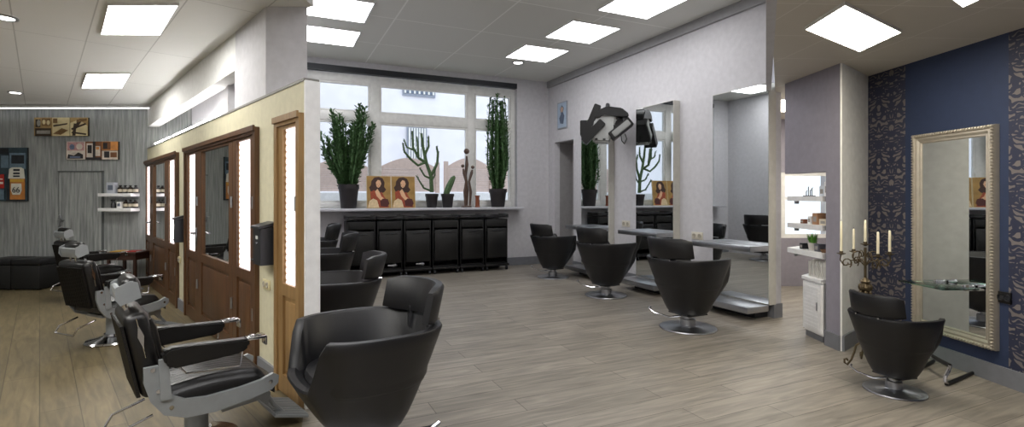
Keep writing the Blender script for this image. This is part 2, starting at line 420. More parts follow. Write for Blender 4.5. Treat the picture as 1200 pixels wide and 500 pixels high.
# centre room: left wall, right wall with a doorway recess, window wall
WLc = Wall((-2.40,4.75), (-.42,.907))
struct(MB().box(0, 4.15, 0, .1, 0, H_C).build('wall_left', M['white_wall'], None, WLc.W(0,0,0), WLc.ang))
sD0, sD1 = WR.s(650), WR.s(672); zD = WR.z(661, 165); sRE = WR.s(907)
wr = MB().box(-.2, sD0, 0, .12, 0, H_C).box(sD1, sRE, 0, .12, 0, H_C).box(sD0, sD1, 0, .12, zD, H_C)
struct(wr.build('wall_right', M['white_wall'], None, WR.W(0,0,0), WR.ang))
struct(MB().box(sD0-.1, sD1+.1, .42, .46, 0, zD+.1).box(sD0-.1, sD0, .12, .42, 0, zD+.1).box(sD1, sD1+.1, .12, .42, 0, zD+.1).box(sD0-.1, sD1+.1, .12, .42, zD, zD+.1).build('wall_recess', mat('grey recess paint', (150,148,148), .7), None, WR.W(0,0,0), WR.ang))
struct(MB().box(0, sD0, -.018, 0, 0, .16).box(sD1, sRE+.018, -.018, 0, 0, .16).box(sRE, sRE+.018, 0, .12, 0, .16).build('baseboard_right', M['skirt'], None, WR.W(0,0,0), WR.ang))
zc = WR.z(760, 55)
struct(MB().box(0, sRE, -.045, 0, H_C-.13, H_C).build('trim_5', mat('grey cornice rail', (150,150,152), .5), None, WR.W(0,0,0), WR.ang))

# ---- window wall
OFFG = .10                                              # frames stand this far into the wall
wl = -5.75
sW1 = WW.s(606); sW0 = WW.s(345); zS = 1.19; zWT = 3.60
ww = MB().box(wl, .2, 0, .28, 0, zS-.05).box(sW1, .2, 0, .28, zS-.05, H_C).box(wl, sW0, 0, .28, zS-.05, H_C).box(sW0, sW1, 0, .28, zWT+.1, H_C)
struct(ww.build('wall_window', M['white_wall'], None, WW.W(0,0,0), WW.ang))
struct(MB().box(wl, .0, -.018, 0, 0, .16).build('baseboard_window', M['skirt'], None, WW.W(0,0,0), WW.ang))
struct(MB().rbox(sW0-.1, sW1+.03, -.30, .20, zS-.05, zS, .012).build('window_sill', mat('pale stone sill', (190,190,196), .3), None, WW.W(0,0,0), WW.ang))
wf = struct(MB().box(sW0, sW1, -.0, .12, zWT, zWT+.1).build('trim_6', M['darkmetal'], None, WW.W(0,0,0), WW.ang))
win = thing('window_1', '-', 'window', WW.W(0, .16, 0), WW.ang); del win['category']; del win['label']; win['kind'] = 'structure'
def wx(px): return WW.s(px, .16)
def wz(px, py): return WW.z(px, py, .16)
mull = [(wx(345), wx(349)), (wx(433.5), wx(444.5)), (wx(547), wx(555.5)), (wx(597.5), wx(606))]
zt_, zb_ = 3.45, zS+.1
ztr0, ztr1 = wz(500, 147.5), wz(500, 137)
fr = MB()
for a, b in mull: fr.rbox(a, b, -.05, .05, zS, zWT, .012)
fr.rbox(mull[0][0], mull[-1][1], -.045, .045, zt_, zWT, .012).rbox(mull[0][0], mull[-1][1], -.045, .045, zS, zb_, .012).rbox(mull[0][0], mull[-1][1], -.048, .048, ztr0, ztr1, .012)
fr.build('window_frame', M['upvc'], win)
for k in range(3):
    a, b = mull[k][1], mull[k+1][0]
    for z0, z1 in ((zb_, ztr0), (ztr1, zt_)):
        sh = MB(); t = .035
        sh.box(a, a+t, -.03, .03, z0, z1).box(b-t, b, -.03, .03, z0, z1).box(a+t, b-t, -.03, .03, z0, z0+t).box(a+t, b-t, -.03, .03, z1-t, z1)
        so = sh.build('sash', M['upvc'], win)
        MB().box(a+t, b-t, -.004, .004, z0+t, z1-t).build('window_pane', M['glass'], so)
hh = MB().rbox(mull[1][1]+.0, mull[1][1]+.035, -.06, -.03, zb_+.55, zb_+.67, .006).build('window_handle', M['upvc'], win)

# ---- right corner: column, hanging wall over the opening, blue wall, rear wall with a window
slab('column', [(2.977,4.64),(3.581,5.165),(3.70,5.3),(3.62,5.3),(2.967,4.84)], 0, H_R, M['violet'])
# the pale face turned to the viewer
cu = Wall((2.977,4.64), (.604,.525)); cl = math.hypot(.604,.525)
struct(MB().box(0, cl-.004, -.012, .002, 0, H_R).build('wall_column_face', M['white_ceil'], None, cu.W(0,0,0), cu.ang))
gu = Wall((2.977,4.64), (.053,-1))
struct(MB().box(-.86, -.19, 0, .16, 1.64, H_R).build('wall_hanging', M['violet'], None, gu.W(0,0,0), gu.ang))
struct(MB().box(0, cl, -.03, -.012, 0, .14).build('baseboard_column', M['skirt'], None, cu.W(0,0,0), cu.ang))
struct(MB().box(-.2, .0, -.018, 0, 0, .14).build('baseboard_column_side', M['skirt'], None, gu.W(0,0,0), gu.ang))
sb1_ = BL.s(1061); sb2_ = BL.s(1182)
wb_ = MB(); wb_.box(-.03, sb1_, 0, .1, 0, H_R, 1).box(sb1_, sb2_, 0, .1, 0, H_R, 0).box(sb2_, sb2_+.62, 0, .1, 0, H_R, 1).box(sb2_+.62, 7.2, 0, .1, 0, H_R, 0)
struct(wb_.build('wall_blue', [M['blue'], M['damask']], None, BL.W(0,0,0), BL.ang))
struct(MB().box(0, 7.2, -.02, 0, 0, .135).build('baseboard_blue', M['skirt'], None, BL.W(0,0,0), BL.ang))
slab('wall_side', [(5.0,5.3),(5.1,5.3),(5.1,8.3),(5.0,8.3)], 0, H_R, M['white_wall'])
slab('wall_closing', [(3.7,5.25),(5.1,5.25),(5.1,5.31),(3.7,5.31)], 0, H_R, M['white_wall'])
YB = 8.0
struct(MB().box(2.25, 5.0, YB, YB+.1, 0, .75).box(2.25, 5.0, YB, YB+.1, 1.78, H_R).box(2.25, 3.5, YB, YB+.1, .75, 1.78).build('wall_far', M['violet']))
w2 = thing('window_2', '-', 'window', (4.25, YB+.05, .75)); del w2['category']; del w2['label']; w2['kind'] = 'structure'
f2 = MB().box(-.75, .75, -.03, .03, 0, .06).box(-.75, .75, -.03, .03, .97, 1.03)
for x in (-.75, -.03, .69): f2.box(x, x+.06, -.03, .03, .06, .97)
f2.box(-.69, .69, -.025, .025, .6, .64)
f2.build('window_frame', M['upvc'], w2); MB().box(-.69, .69, -.004, .004, .06, .97).build('window_pane', M['glass'], w2)

# ------------------------------------------------------------------ lamps in the ceilings
def panel(corners, label, group, m, name='ceiling_light'):
    c = sum(corners, Vector())/4
    t = thing(name, label, 'light', c + Vector((0,0,-.02)), 0, group)
    q = [p-c for p in corners]
    fr = MB(); n = 4
    for i in range(4):
        a, b = q[i], q[(i+1)%4]; ai, bi = a*.965, b*.965
        fr._add([a+Vector((0,0,.0)), b, bi, ai, a+Vector((0,0,.02)), b+Vector((0,0,.02)), bi+Vector((0,0,.02)), ai+Vector((0,0,.02))], [(0,1,2,3),(7,6,5,4),(0,4,5,1),(3,2,6,7)])
    fr.build('lamp_frame', M['white'], t)
    MB().prism([(p.x*.965,p.y*.965) for p in q], 'z', .004, .014).build('diffuser', m, t)
    return t
def P4(pts, z): return [P(x,y,z) for x,y in pts]
g = 'square lights in the grey tiled ceiling'
def wr_panel(c, w, h, label):
    u, n = Vector((WR.u.x,WR.u.y,0)), Vector((WR.n.x,WR.n.y,0))
    return panel([c-u*w/2-n*h/2, c+u*w/2-n*h/2, c+u*w/2+n*h/2, c-u*w/2+n*h/2], label, g, M['lamp'])
def from_px(pts, label):
    q = P4(pts, H_C); c = sum(q, Vector())/4
    u = WR.u; n = WR.n
    w = (abs(Vector((q[2]-q[0]).xy).dot(u)) + abs(Vector((q[3]-q[1]).xy).dot(u)))/2
    h = (abs(Vector((q[2]-q[0]).xy).dot(n)) + abs(Vector((q[3]-q[1]).xy).dot(n)))/2
    return c, w, h
for pts, lab in ((((597,62),(615,54),(662,61),(640,71)), 'lit square ceiling light nearest the small round downlight'),
                 (((642,40),(670,25.5),(723,34),(693,48)), 'lit square ceiling light in the middle of the row along the mirror wall'),
                 (((708,5),(735,-9),(805,0),(763,17)), 'lit square ceiling light cut by the top edge, above the mirror wall'),
                 (((330,34),(343,27.5),(420,43),(414,55)), 'lit ceiling light closest to the top left of the big window'),
                 (((296,-6),(320,-12),(437,10),(427,27)), 'large lit ceiling light at the pillar, second from the big window')):
    c, w, h = from_px(pts, lab)
    w = min(max(w, .8), 1.5); h = min(max(h, .8), 1.5)
    wr_panel(c, w, h, lab)
for k, (x, y) in enumerate(((.6,1.6),(-.6,.2))):  # two unseen panels added to light the centre room
    wr_panel(Vector((x,y,H_C)), 1.2, 1.2, ['lit ceiling light of the grey tiled ceiling just behind the camera','lit ceiling light of the grey tiled ceiling farthest behind the camera'][k])
panel(P4(((942.5,31.5),(990,1.5),(1057.5,35),(1007.5,58.5)), H_R), 'large lit square ceiling light in front of the blue wall', 'square lights near the blue wall', M['lampR'])
sh = P(1128,6,H_R)-P(1007.5,58.5,H_R)
panel([p+sh for p in P4(((942.5,31.5),(990,1.5),(1057.5,35),(1007.5,58.5)), H_R)], 'lit ceiling light at the top right edge, only its corner in view', 'square lights near the blue wall', M['lampR'])
panel([Vector((x,y,H_R)) for x,y in ((3.3,6.3),(4.2,6.3),(4.2,7.2),(3.3,7.2))], 'lit ceiling light behind the white shelves', 'square lights near the blue wall', M['lampR'])
panel(P4(((126,3),(210,3),(188,39),(117.5,38.5)), H_L), 'large lit ceiling light over the barber chairs, at the top edge', 'lights over the barber chairs', M['lampL'])
panel(P4(((101,85),(153,85),(143,102),(95,102)), H_L), 'smaller lit ceiling light over the barber chairs, close to the wallpapered wall', 'lights over the barber chairs', M['lampL'])
panel([Vector((x,y,H_L)) for x,y in ((-3.6,1.2),(-2.7,1.2),(-2.7,2.1),(-3.6,2.1))], 'lit ceiling light over the barber chairs, behind the camera', 'lights over the barber chairs', M['lampL'])  # added out of view to light the barber corner
panel([Vector((x,y,H_L)) for x,y in ((-2.6,.0),(-1.7,.0),(-1.7,.9),(-2.6,.9))], 'lit ceiling light beside the bulkhead, farthest behind the camera', 'lights over the barber chairs', M['lampL'])  # added unseen, to brighten the front of the pillar
panel([Vector((x,y,H_L)) for x,y in ((-7.6,3.2),(-6.7,3.2),(-6.7,4.1),(-7.6,4.1))], 'lit ceiling light over the barber corner beyond the left edge', 'lights over the barber chairs', M['lampL'])  # unseen panel, added as fill for the barber corner
def downlight(p, r, label, group):
    t = thing('downlight', label, 'light', p, 0, group)
    MB().lathe([(r*.72,0),(r*.72,-.012),(r,-.012),(r,0)], n=24).build('trim_ring', M['steel'], t)
    MB().lathe([(0,-.006),(r*.7,-.006),(r*.7,-.001),(0,-.001)], n=24).build('lens', M['spot'], t)
downlight(P(607,73,H_C), .11, 'small round downlight near the top right of the big window', 'round downlights')
downlight(P(6,20,H_L), .085, 'round chrome downlight in the top left corner', 'round downlights')
downlight(P(18,108,H_L), .085, 'round chrome downlight close to the wallpapered wall', 'round downlights')
# white light bar in front of the papered wall
t = thing('light_bar', 'long thin white light bar along the top of the wallpapered wall', 'light', WB.W(WB.s(85), -.12, WB.z(85,126.5)))
hl = WB.s(184)-WB.s(85)
MB().rbox(-hl-.9, hl, -.03, .03, -.02, .03, .008).build('housing', M['white'], t)
MB().box(-hl-.88, hl-.02, -.025, .025, -.028, -.021).build('diffuser', mat('softly lit bar', (255,255,255), .5, emit=2.0), t)
for x in (-hl, 0, hl-.2): MB().box(x-.01, x+.01, .03, .12, -.01, .02).build('bracket', M['steel'], t)
# ------------------------------------------------------------------ salon tub chairs
def sup(a, b, t, e=2.5):
    c, s = math.cos(t), math.sin(t)
    return a*math.copysign(abs(c)**(2/e), c), b*math.copysign(abs(s)**(2/e), s)
def smooth(x, a, b):
    x = max(0, min(1, (x-a)/(b-a))); return x*x*(3-2*x)
def salon_chair(label, group):
    """tub chair looking along -Y"""
    t = thing('salon_chair', label, 'chair', (0,0,0), 0, group)
    N = 56; A, B = .405, .385; RIM = .75
    th = [2*PI*i/N for i in range(N)]
    def rim(a):
        dv = abs(((a + PI/2 + PI) % (2*PI)) - PI)           # angle from the front
        return .50 + (RIM + .012*abs(math.cos(a)) - .50)*smooth(dv, .42, .78)
    rg = []
    for f, z in ((.20,.165),(.38,.162),(.46,.170),(.505,.19)):
        rg.append([Vector((*sup(A*f, B*f, a, 2.2), z)) for a in th])
    for k in range(1, 10):
        q = k/9.0
        rg.append([Vector((*[v*(.505+.495*q**.82) for v in sup(A, B, a, 2.2+.4*q)], .19+(rim(a)-.012-.19)*q)) for a in th])
    rg.append([Vector((*[v*.985 for v in sup(A, B, a, 2.6)], rim(a))) for a in th])
    rg.append([Vector((*[v*.90 for v in sup(A, B, a, 2.6)], rim(a)+.001)) for a in th])
    rg.append([Vector((*[v*.87 for v in sup(A, B, a, 2.6)], rim(a)-.014)) for a in th])
    rg.append([Vector((*[v*.80 for v in sup(A, B, a, 2.6)], .50-.02)) for a in th])
    rg.append([Vector((*[v*.74 for v in sup(A, B, a, 2.4)], .42)) for a in th])
    MB().rings(rg).build('tub_shell', M['leather'], t, ang=50)
    sr = []
    for f, z in ((.70,.43),(.775,.45),(.79,.49),(.76,.515),(.60,.528),(.3,.53)):
        sr.append([Vector((*sup(A*f, B*f, a, 2.5), z)) for a in th])
    MB().rings(sr).build('seat_cushion', M['leather'], t, ang=50)
    # curved back pad over the rear of the rim
    pr = []; K = 22; half = .93
    prof = [(-.028,.0),(-.034,.012),(-.034,.19),(-.024,.208),(.012,.208),(.026,.19),(.026,.014),(.018,.0)]
    for i in range(K+1):
        a = PI/2 + half - 2*half*i/K
        e = abs(i/K*2-1); cut = .035*smooth(e, .75, 1.0); thin = 1-.35*smooth(e, .85, 1.0)
        ring = []
        for dr, dz in prof:
            zz = .765 + (dz if dz > .1 else dz + cut*.4) - (cut*.6 if dz > .1 else 0)
            r_ = 1.0
            lean = .05*(dz/.2)
            x = (A*.93 + dr*thin)*math.cos(a); y = (B*.93 + lean + dr*thin)*math.sin(a)
            ring.append(Vector((x, y, zz)))
        pr.append(ring)
    MB().rings(pr).build('back_pad', M['leather'], t, ang=45)
    for sx in (-1, 1):
        MB().box(sx*.13-.018, sx*.13+.018, B*.80, B*.84, .66, .80).tube([(sx*.13,B*.80,.755),(sx*.13,B*.98,.755)], .010).build('bracket', M['chrome'], t)
    MB().lathe([(.285,0),(.292,.006),(.288,.016),(.27,.021),(.09,.030),(.085,.034),(0,.034)], n=48).build('base_plate', M['steel'], t)
    MB().lathe([(.078,.03),(.078,.10),(.072,.105),(.05,.105),(.05,.17),(0,.17)], n=24).build('column', M['steel'], t)
    MB().box(-.15, .15, -.13, .13, .155, .166).build('seat_plate', M['blackmatt'], t)
    MB().tube([(.03,.06,.13),(.10,.17,.115),(.20,.28,.15),(.26,.31,.19)], .009).tube([(.26,.31,.19),(.30,.25,.19)], .013).build('pump_lever', M['chrome'], t)
    return t
gm, gr_ = 'tub chairs along the mirror wall', 'tub chairs in the row on the left'
c0 = salon_chair('black tub chair nearest the camera of the three at the mirror wall', gm)
c0.location = P(806,384,0); c0.rotation_euler = (0,0,face_rot(.90,.44))
dup(c0, P(710,346,0), face_rot(.87,.50), 'black tub chair at the middle mirror, middle one of the three at the mirror wall')
dup(c0, P(648,324.5,0), face_rot(.85,.52), 'black tub chair nearest the doorway recess, farthest of the three at the mirror wall', (.95,.95,.96))
for (x, y, zs, fx, fy, lab) in ((-.80,2.80,.935,-.82,-.57,'largest black tub chair in the left foreground, cut by the bottom edge'),
                            (-1.52,4.42,.925,-.95,-.31,'black tub chair second from the camera in the left row'),
                            (-2.24,6.0,1.0,-.95,-.31,'black tub chair third from the camera in the left row'),
                            (-2.90,7.35,1.03,-.95,-.31,'black tub chair at the far end of the left row, closest to the trolleys')):
    r = dup(c0, (x,y,0), face_rot(fx,fy), lab, (1,1,zs)); r['group'] = gr_
r = dup(c0, P(1048,458,0), face_rot(.97,.24), 'black tub chair facing the gold framed mirror on the blue wall', (.66,.66,.735)); del r['group']

# ------------------------------------------------------------------ barber chairs
def barber_chair(label, group):
    t = thing('barber_chair', label, 'chair', (0,0,0), 0, group)
    MB().lathe([(.27,0),(.285,.012),(.27,.03),(.15,.055),(.10,.075),(.095,.10),(0,.10)], n=40).build('base_plate', M['chrome'], t)
    MB().lathe([(.075,.09),(.075,.30),(.06,.30),(.06,.34),(0,.34)], n=24).box(-.16,.16,-.16,.2,.33,.36).build('column', M['alu'], t)
    # sweeping cast side plates
    out = [(.345,.68),(.345,.58),(.31,.46),(.24,.36),(.12,.31),(-.05,.30),(-.30,.335),(-.41,.36),(-.455,.40),(-.46,.45),(-.42,.475)]
    inn = [(-.34,.445),(-.20,.425),(0,.415),(.12,.43),(.19,.47),(.225,.54),(.25,.63),(.27,.68)]
    for sx in (-1, 1):
        o = MB().prism(out+inn, 'x', sx*.305-.016, sx*.305+.016).build('side_plate', M['alu'], t)
        for y, z in ((.27,.52),(.20,.40),(-.40,.42),(.30,.66)): MB().tube([(sx*.318,y,z),(sx*.328,y,z)], .013, n=12).build('bolt', M['chrome'], o)
    # ribbed seat
    nu, nv = 60, 26
    def ribs(u): return .010*abs(math.sin(PI*u*11))
    top = []
    for j in range(nv+1):
        v = j/nv; y = .26 - .70*v
        z = .50 + .035*math.sin(PI*min(1, v*1.05)) ; drop = .13*smooth(v, .84, 1.0)
        row = []
        for i in range(nu+1):
            u = i/nu; x = -.285+.57*u
            e = max(smooth(abs(u-.5)*2, .86, 1.0), 0)
            row.append(Vector((x, y - .03*math.sin(PI*u)*smooth(v,.8,1), z + ribs(u)*(1-e) - drop - .05*e)))
        top.append(row)
    m = MB(); n = nu+1
    vs = [p for r in top for p in r]; k = len(vs)
    vs += [Vector((p.x, p.y, .40)) for r in top for p in r]
    fs = [(j*n+i, j*n+i+1, (j+1)*n+i+1, (j+1)*n+i) for j in range(nv) for i in range(nu)]
    fs += [(k+a, k+b, k+c, k+d) for a,d,c,b in fs]
    ed = [j*n for j in range(nv+1)] + [nv*n+i for i in range(1,n)] + [j*n+nu for j in range(nv-1,-1,-1)] + [i for i in range(nu-1,0,-1)]
    for q in range(len(ed)): a, b = ed[q], ed[(q+1)%len(ed)]; fs.append((a,b,k+b,k+a))
    m._add(vs, fs); m.build('seat', M['leather2'], t, ang=60)
    # leaning back: ribbed front, padded sides
    R = Matrix.Rotation(math.radians(-11), 3, 'X'); pv = Vector((0,.27,.46))
    bm_ = MB().rbox(-.27, .27, .205, .345, .47, 1.03, .05, rot=R, piv=pv, seg=3)
    for i in range(9):
        x = -.22+.055*i
        bm_.tube([R @ (Vector(p)-pv)+pv for p in ((x,.215,.53),(x,.203,.60),(x,.203,.90),(x,.215,.96))], .024, n=8)
    bk = bm_.build('backrest', M['leather2'], t, ang=50)
    sh = MB().box(-.25, .25, .346, .356, .50, .97, rot=R, piv=pv)
    for i in range(14):
        x = -.235+.036*i
        sh.tube([R @ (Vector((x,.357,z))-pv)+pv for z in (.50,.97)], .012, n=6)
    sh.build('back_cover', M['leather2'], bk, ang=50)
    for sx in (-1, 1):
        x = sx*.272
        e = MB()
        pts = [(.275,.80),(.292,.88),(.275,.96),(.258,.88)]
        e.prism(pts, 'x', min(x, x+sx*.008), max(x, x+sx*.008)); e.tube([(x,.275,.74),(x+sx*.004,.275,1.0)], .005)
        em = e
        for v in e.bm.verts: v.co = R @ (v.co-pv) + pv
        em.build('emblem', M['chrome'], bk)
    # headrest
    hp = lambda p: R @ (Vector(p)-pv)+pv
    h = MB().rbox(-.15, .15, .20, .30, 1.09, 1.24, .045, rot=R, piv=pv, seg=3)
    ho = h.build('headrest', M['leather2'], t, ang=50)
    g = MB()
    for sx in (-1, 1): g.prism([(.215,1.10),(.33,1.08),(.35,1.13),(.33,1.20),(.25,1.22),(.215,1.20)], 'x', sx*.158-.006, sx*.158+.006)
    g.rbox(-.15, .15, .30, .335, 1.08, 1.19, .012)
    for v in g.bm.verts: v.co = R @ (v.co-pv) + pv
    g.build('headrest_bracket', M['alu'], ho)
    for sx in (-.05, .05): MB().tube([hp((sx,.30,.97)), hp((sx,.30,1.11))], .011).build('headrest_post', M['chrome'], ho)
    # arms
    for sx in (-1, 1):
        x = sx*.325
        ar = MB()
        pts = [(.24,.69),(.20,.655),(-.20,.675),(-.25,.71),(-.25,.765),(.10,.785),(.22,.79),(.26,.765)]
        ar.prism(pts, 'x', x-.05, x+.05)
        bmesh.ops.bevel(ar.bm, geom=list(ar.bm.edges), offset=.016, segments=2, affect='EDGES')
        ao = ar.build('armrest', M['leather2'], t, ang=50)
        MB().rbox(x-.05, x+.05, -.36, -.235, .752, .772, .006).rbox(x-.045, x+.045, -.365, -.352, .70, .765, .005).rbox(x-.03, x+.03, -.33, -.26, .772, .780, .003).build('arm_cap', M['chrome'], ao)
        MB().tube([(x-.0,.20,.71),(x,.12,.60),(x,-.20,.575),(x,-.22,.71)], .006).build('arm_rod', M['chrome'], ao)
        MB().prism([(.20,.46),(.26,.46),(.27,.72),(.22,.72)], 'x', x-.012, x+.012).build('arm_post', M['alu'], ao)
    # foot rest on two struts
    fo = MB()
    for sx in (-.14, .14): fo.tube([(sx,-.38,.36),(sx,-.48,.18),(sx,-.55,.10)], .016)
    fo.prism([(-.10,.28),(-.40,.34),(-.44,.30),(-.42,.20),(-.36,.26),(-.12,.24)], 'x', -.2, -.16).prism([(-.10,.28),(-.40,.34),(-.44,.30),(-.42,.20),(-.36,.26),(-.12,.24)], 'x', .16, .2)
    fs_ = fo.build('footrest_arm', M['alu'], t)
    R2 = Matrix.Rotation(math.radians(16), 3, 'X')
    fp = MB().rbox(-.22, .22, -.72, -.46, .07, .095, .008, rot=R2)
    for i in range(12):
        x = -.2+.0364*i
        fp.box(x-.008, x+.008, -.71, -.47, .095, .104, rot=R2, piv=(0,-.59,.0825))
    fp.build('footplate', M['alu'], t)
    MB().tube([(-.18,.28,.33),(-.18,.46,.27),(-.18,.50,.20),(.18,.50,.20),(.18,.46,.27),(.18,.28,.33)], .009).build('rear_bar', M['chrome'], t)
    return t
gb = 'black leather barber chairs'
bc = barber_chair('black leather barber chair with grey side plates in the foreground, nearest to the camera', gb)
bc.location = (-1.80,2.92,0); bc.scale = (.8,.8,.8); bc.rotation_euler = (0,0,face_rot(.736,.677))
dup(bc, P(133,399,0), face_rot(.40,.92), 'black barber chair in the middle of the row of three along the door partition')
dup(bc, P(108,348.5,0), face_rot(.42,.91), 'black barber chair farthest away, near the wallpapered wall')
# ------------------------------------------------------------------ mirror stations on the right wall
def station(label, pl, pr, pyt, zsh, items):
    off = -.12; s0, s1 = WR.s(pl, off), WR.s(pr, off); w = s1-s0; sc = (s0+s1)/2; h = w/2
    zt = WR.z((pl+pr)/2, pyt, off)
    t = thing('mirror_station', label, 'mirror', WR.W(sc, 0, 0), WR.ang, 'wall mirror stations')
    MB().box(-h, h, off+.006, -.001, .16, zt).build('backing_box', mat('pale grey side panel', (196,194,186), .5), t)
    MB().box(-h+.006, h-.006, off, off+.006, .17, zt-.006).build('mirror_pane', M['mirror'], t)
    MB().rbox(-h-.06, h, off-.30, off-.001, zsh-.065, zsh, .006).build('shelf', M['steel'], t)
    MB().rbox(-h-.02, h, off-.34, off-.001, .09, .16, .006).build('foot_ledge', M['steel'], t)
    MB().box(-h+.1, h-.1, off-.1, -.001, 0, .09).build('plinth', M['darkmetal'], t)
    return t, sc, off
station('tall wall mirror with steel shelf under the hair dryer, next to the doorway', 681, 713, 138, .88, 0)
s2_ = station('tall wall mirror with steel shelf in the middle, reflecting plants', 745, 789, 122.5, .89, 0)
station('tall wall mirror with steel shelf nearest the camera, at the wall end', 835, 901, 104, .84, 0)

# sockets
def socket(W, px, py, w, h, label, m=M['beige'], off=0.0, n=2, hole=None):
    s, z = W.at(px, py); t = thing('wall_socket', label, 'socket', W.W(s, off, z), W.ang, 'wall sockets')
    MB().rbox(-w/2, w/2, -.014, -.001, -h/2, h/2, .004).build('cover_plate', m, t)
    hm = hole or mat('socket insert', (170,164,150), .5)
    for i in range(n):
        x = (i-(n-1)/2)*w/n
        MB().lathe([(h*.30,0),(h*.30,.006),(h*.24,.007),(h*.22,.001),(0,.001)], n=20).build('socket_insert', hm, t)
        o = t.children[-1]; o.rotation_euler = (PI/2,0,0); o.location = (x,-.014,0)
    return t
socket(WR, 734, 262, .20, .10, 'beige double wall socket left of the middle mirror')
socket(WR, 817.5, 276, .20, .10, 'beige double wall socket left of the mirror nearest the camera')
socket(PL, 313.5, 333, .15, .075, 'cream double wall socket below the nearer black letter box', mat('cream plastic', (214,202,160), .45), n=2)
socket(PL, 211, 304, .15, .075, 'cream double wall socket below the farther black letter box', mat('cream plastic', (214,202,160), .45), n=2)
socket(BL, 1178.5, 348.5, .095, .085, 'black double socket on the blue wall right of the gold mirror', M['black'], n=2, hole=M['darkmetal'])

# small framed poster above the doorway recess
s, z = WR.at(659.5, 135); w_ = WR.s(665)-WR.s(654); h_ = WR.z(659,119)-WR.z(659,150)
t = thing('poster', 'small pale blue framed poster on the white wall above the doorway recess', 'picture', WR.W(s,0,z), WR.ang)
MB().box(-w_/2, w_/2, -.02, -.001, -h_/2, h_/2).build('poster_frame', mat('thin grey frame', (150,156,166), .4), t)
pp = MB().box(-w_/2+.02, w_/2-.02, -.023, -.02, -h_/2+.02, h_/2-.02, 0)
pp.prism([(-.06,-.16),(.06,-.18),(.10,-.02),(.05,.05),(.08,.14),(.0,.2),(-.07,.13),(-.03,.03),(-.1,-.05)], 'y', -.0245, -.023, 1)
pp.prism([(-.03,.06),(.04,.06),(.06,.14),(.0,.17),(-.05,.13)], 'y', -.026, -.0245, 2)
pp.build('poster_sheet', [mat('pale blue print', (168,186,206), .5), mat('slate print', (86,100,122), .5), mat('skin print', (196,166,146), .5)], t)

# ------------------------------------------------------------------ hair dryer on its wall arm
dp = PY(712, 150, 8.15)
t = thing('hair_dryer', 'black and grey wall mounted hood hair dryer with angled heater panels', 'hair dryer', dp, -.17)
k_ = 8.15/600
def q(x, y): return ((x-712)*k_, -(y-150)*k_)
def slabp(name, a, b, wid, y0, y1, m):
    a, b = Vector(q(*a)), Vector(q(*b)); d = (b-a).normalized(); n = Vector((-d.y,d.x))*wid*k_/2
    mb = MB().prism([tuple(a-n),tuple(b-n),tuple(b+n),tuple(a+n)], 'y', y0, y1)
    bmesh.ops.bevel(mb.bm, geom=list(mb.bm.edges), offset=.009, segments=2, affect='EDGES')
    return mb.build(name, m, t)
hb = MB()
pts = [(695,167),(715,168),(716,155),(721,146),(722,134),(714,130),(704,133),(697,141),(694,155)]
hb.prism([q(*p) for p in pts], 'y', -.16, .18)
bmesh.ops.bevel(hb.bm, geom=list(hb.bm.edges), offset=.03, segments=3, affect='EDGES')
ho = hb.build('hood_body', mat('pale grey dryer shell', (176,178,176), .4), t)
for (x, y) in ((699,164),(708,164.5)): MB().box(q(x-1.5,y)[0], q(x+1.5,y)[0], -.175, -.158, q(x,y+1)[1], q(x,y-1)[1]).build('button', M['black'], ho)
slabp('heater_panel', (684.5,162), (701,122.5), 8, -.05, .16, M['black'])
slabp('heater_panel', (684,140), (684,158), 8, .0, .18, M['black'])
slabp('heater_panel', (684.5,167), (706.5,144), 9, -.22, -.02, M['black'])
slabp('heater_panel', (715.5,162), (738,144), 10.5, -.24, .0, M['black'])
slabp('heater_panel', (716,150), (729,141), 7, -.05, .16, M['black'])
gr = slabp('heater_grille', (718,160), (736,145.5), 7, -.252, -.235, mat('pale heater mesh', (150,152,150), .5))
top = MB(); top.prism([q(*p) for p in ((697,139),(703,130),(711,126.5),(728,129),(736,136),(735,140),(718,138),(708,135.5),(702,140))], 'y', -.19, .2)
bmesh.ops.bevel(top.bm, geom=list(top.bm.edges), offset=.015, segments=2, affect='EDGES'); top.build('hood_cover', M['black'], t)
# arm to the wall and its lead
inv = Matrix.Rotation(.17, 3, 'Z')
sA = WR.s(712, -.02); wp = inv @ (WR.W(sA, -.02, 2.98) - dp)
MB().tube([(0,.1,.02),(.1,.3,.05), tuple(wp*.6+Vector((0,0,.02))), tuple(wp)], .035).build('wall_arm', M['darkmetal'], t)
MB().tube([q_ for q_ in [(q(727,158)[0],-.1,q(0,158)[1]),(q(728,165)[0],-.1,q(0,166)[1]),(q(731,168)[0],-.06,q(0,169)[1]),(q(734,163)[0],0,q(0,163)[1]),(q(732,156)[0],.02,q(0,157)[1])]], .008).build('lead', M['black'], t)

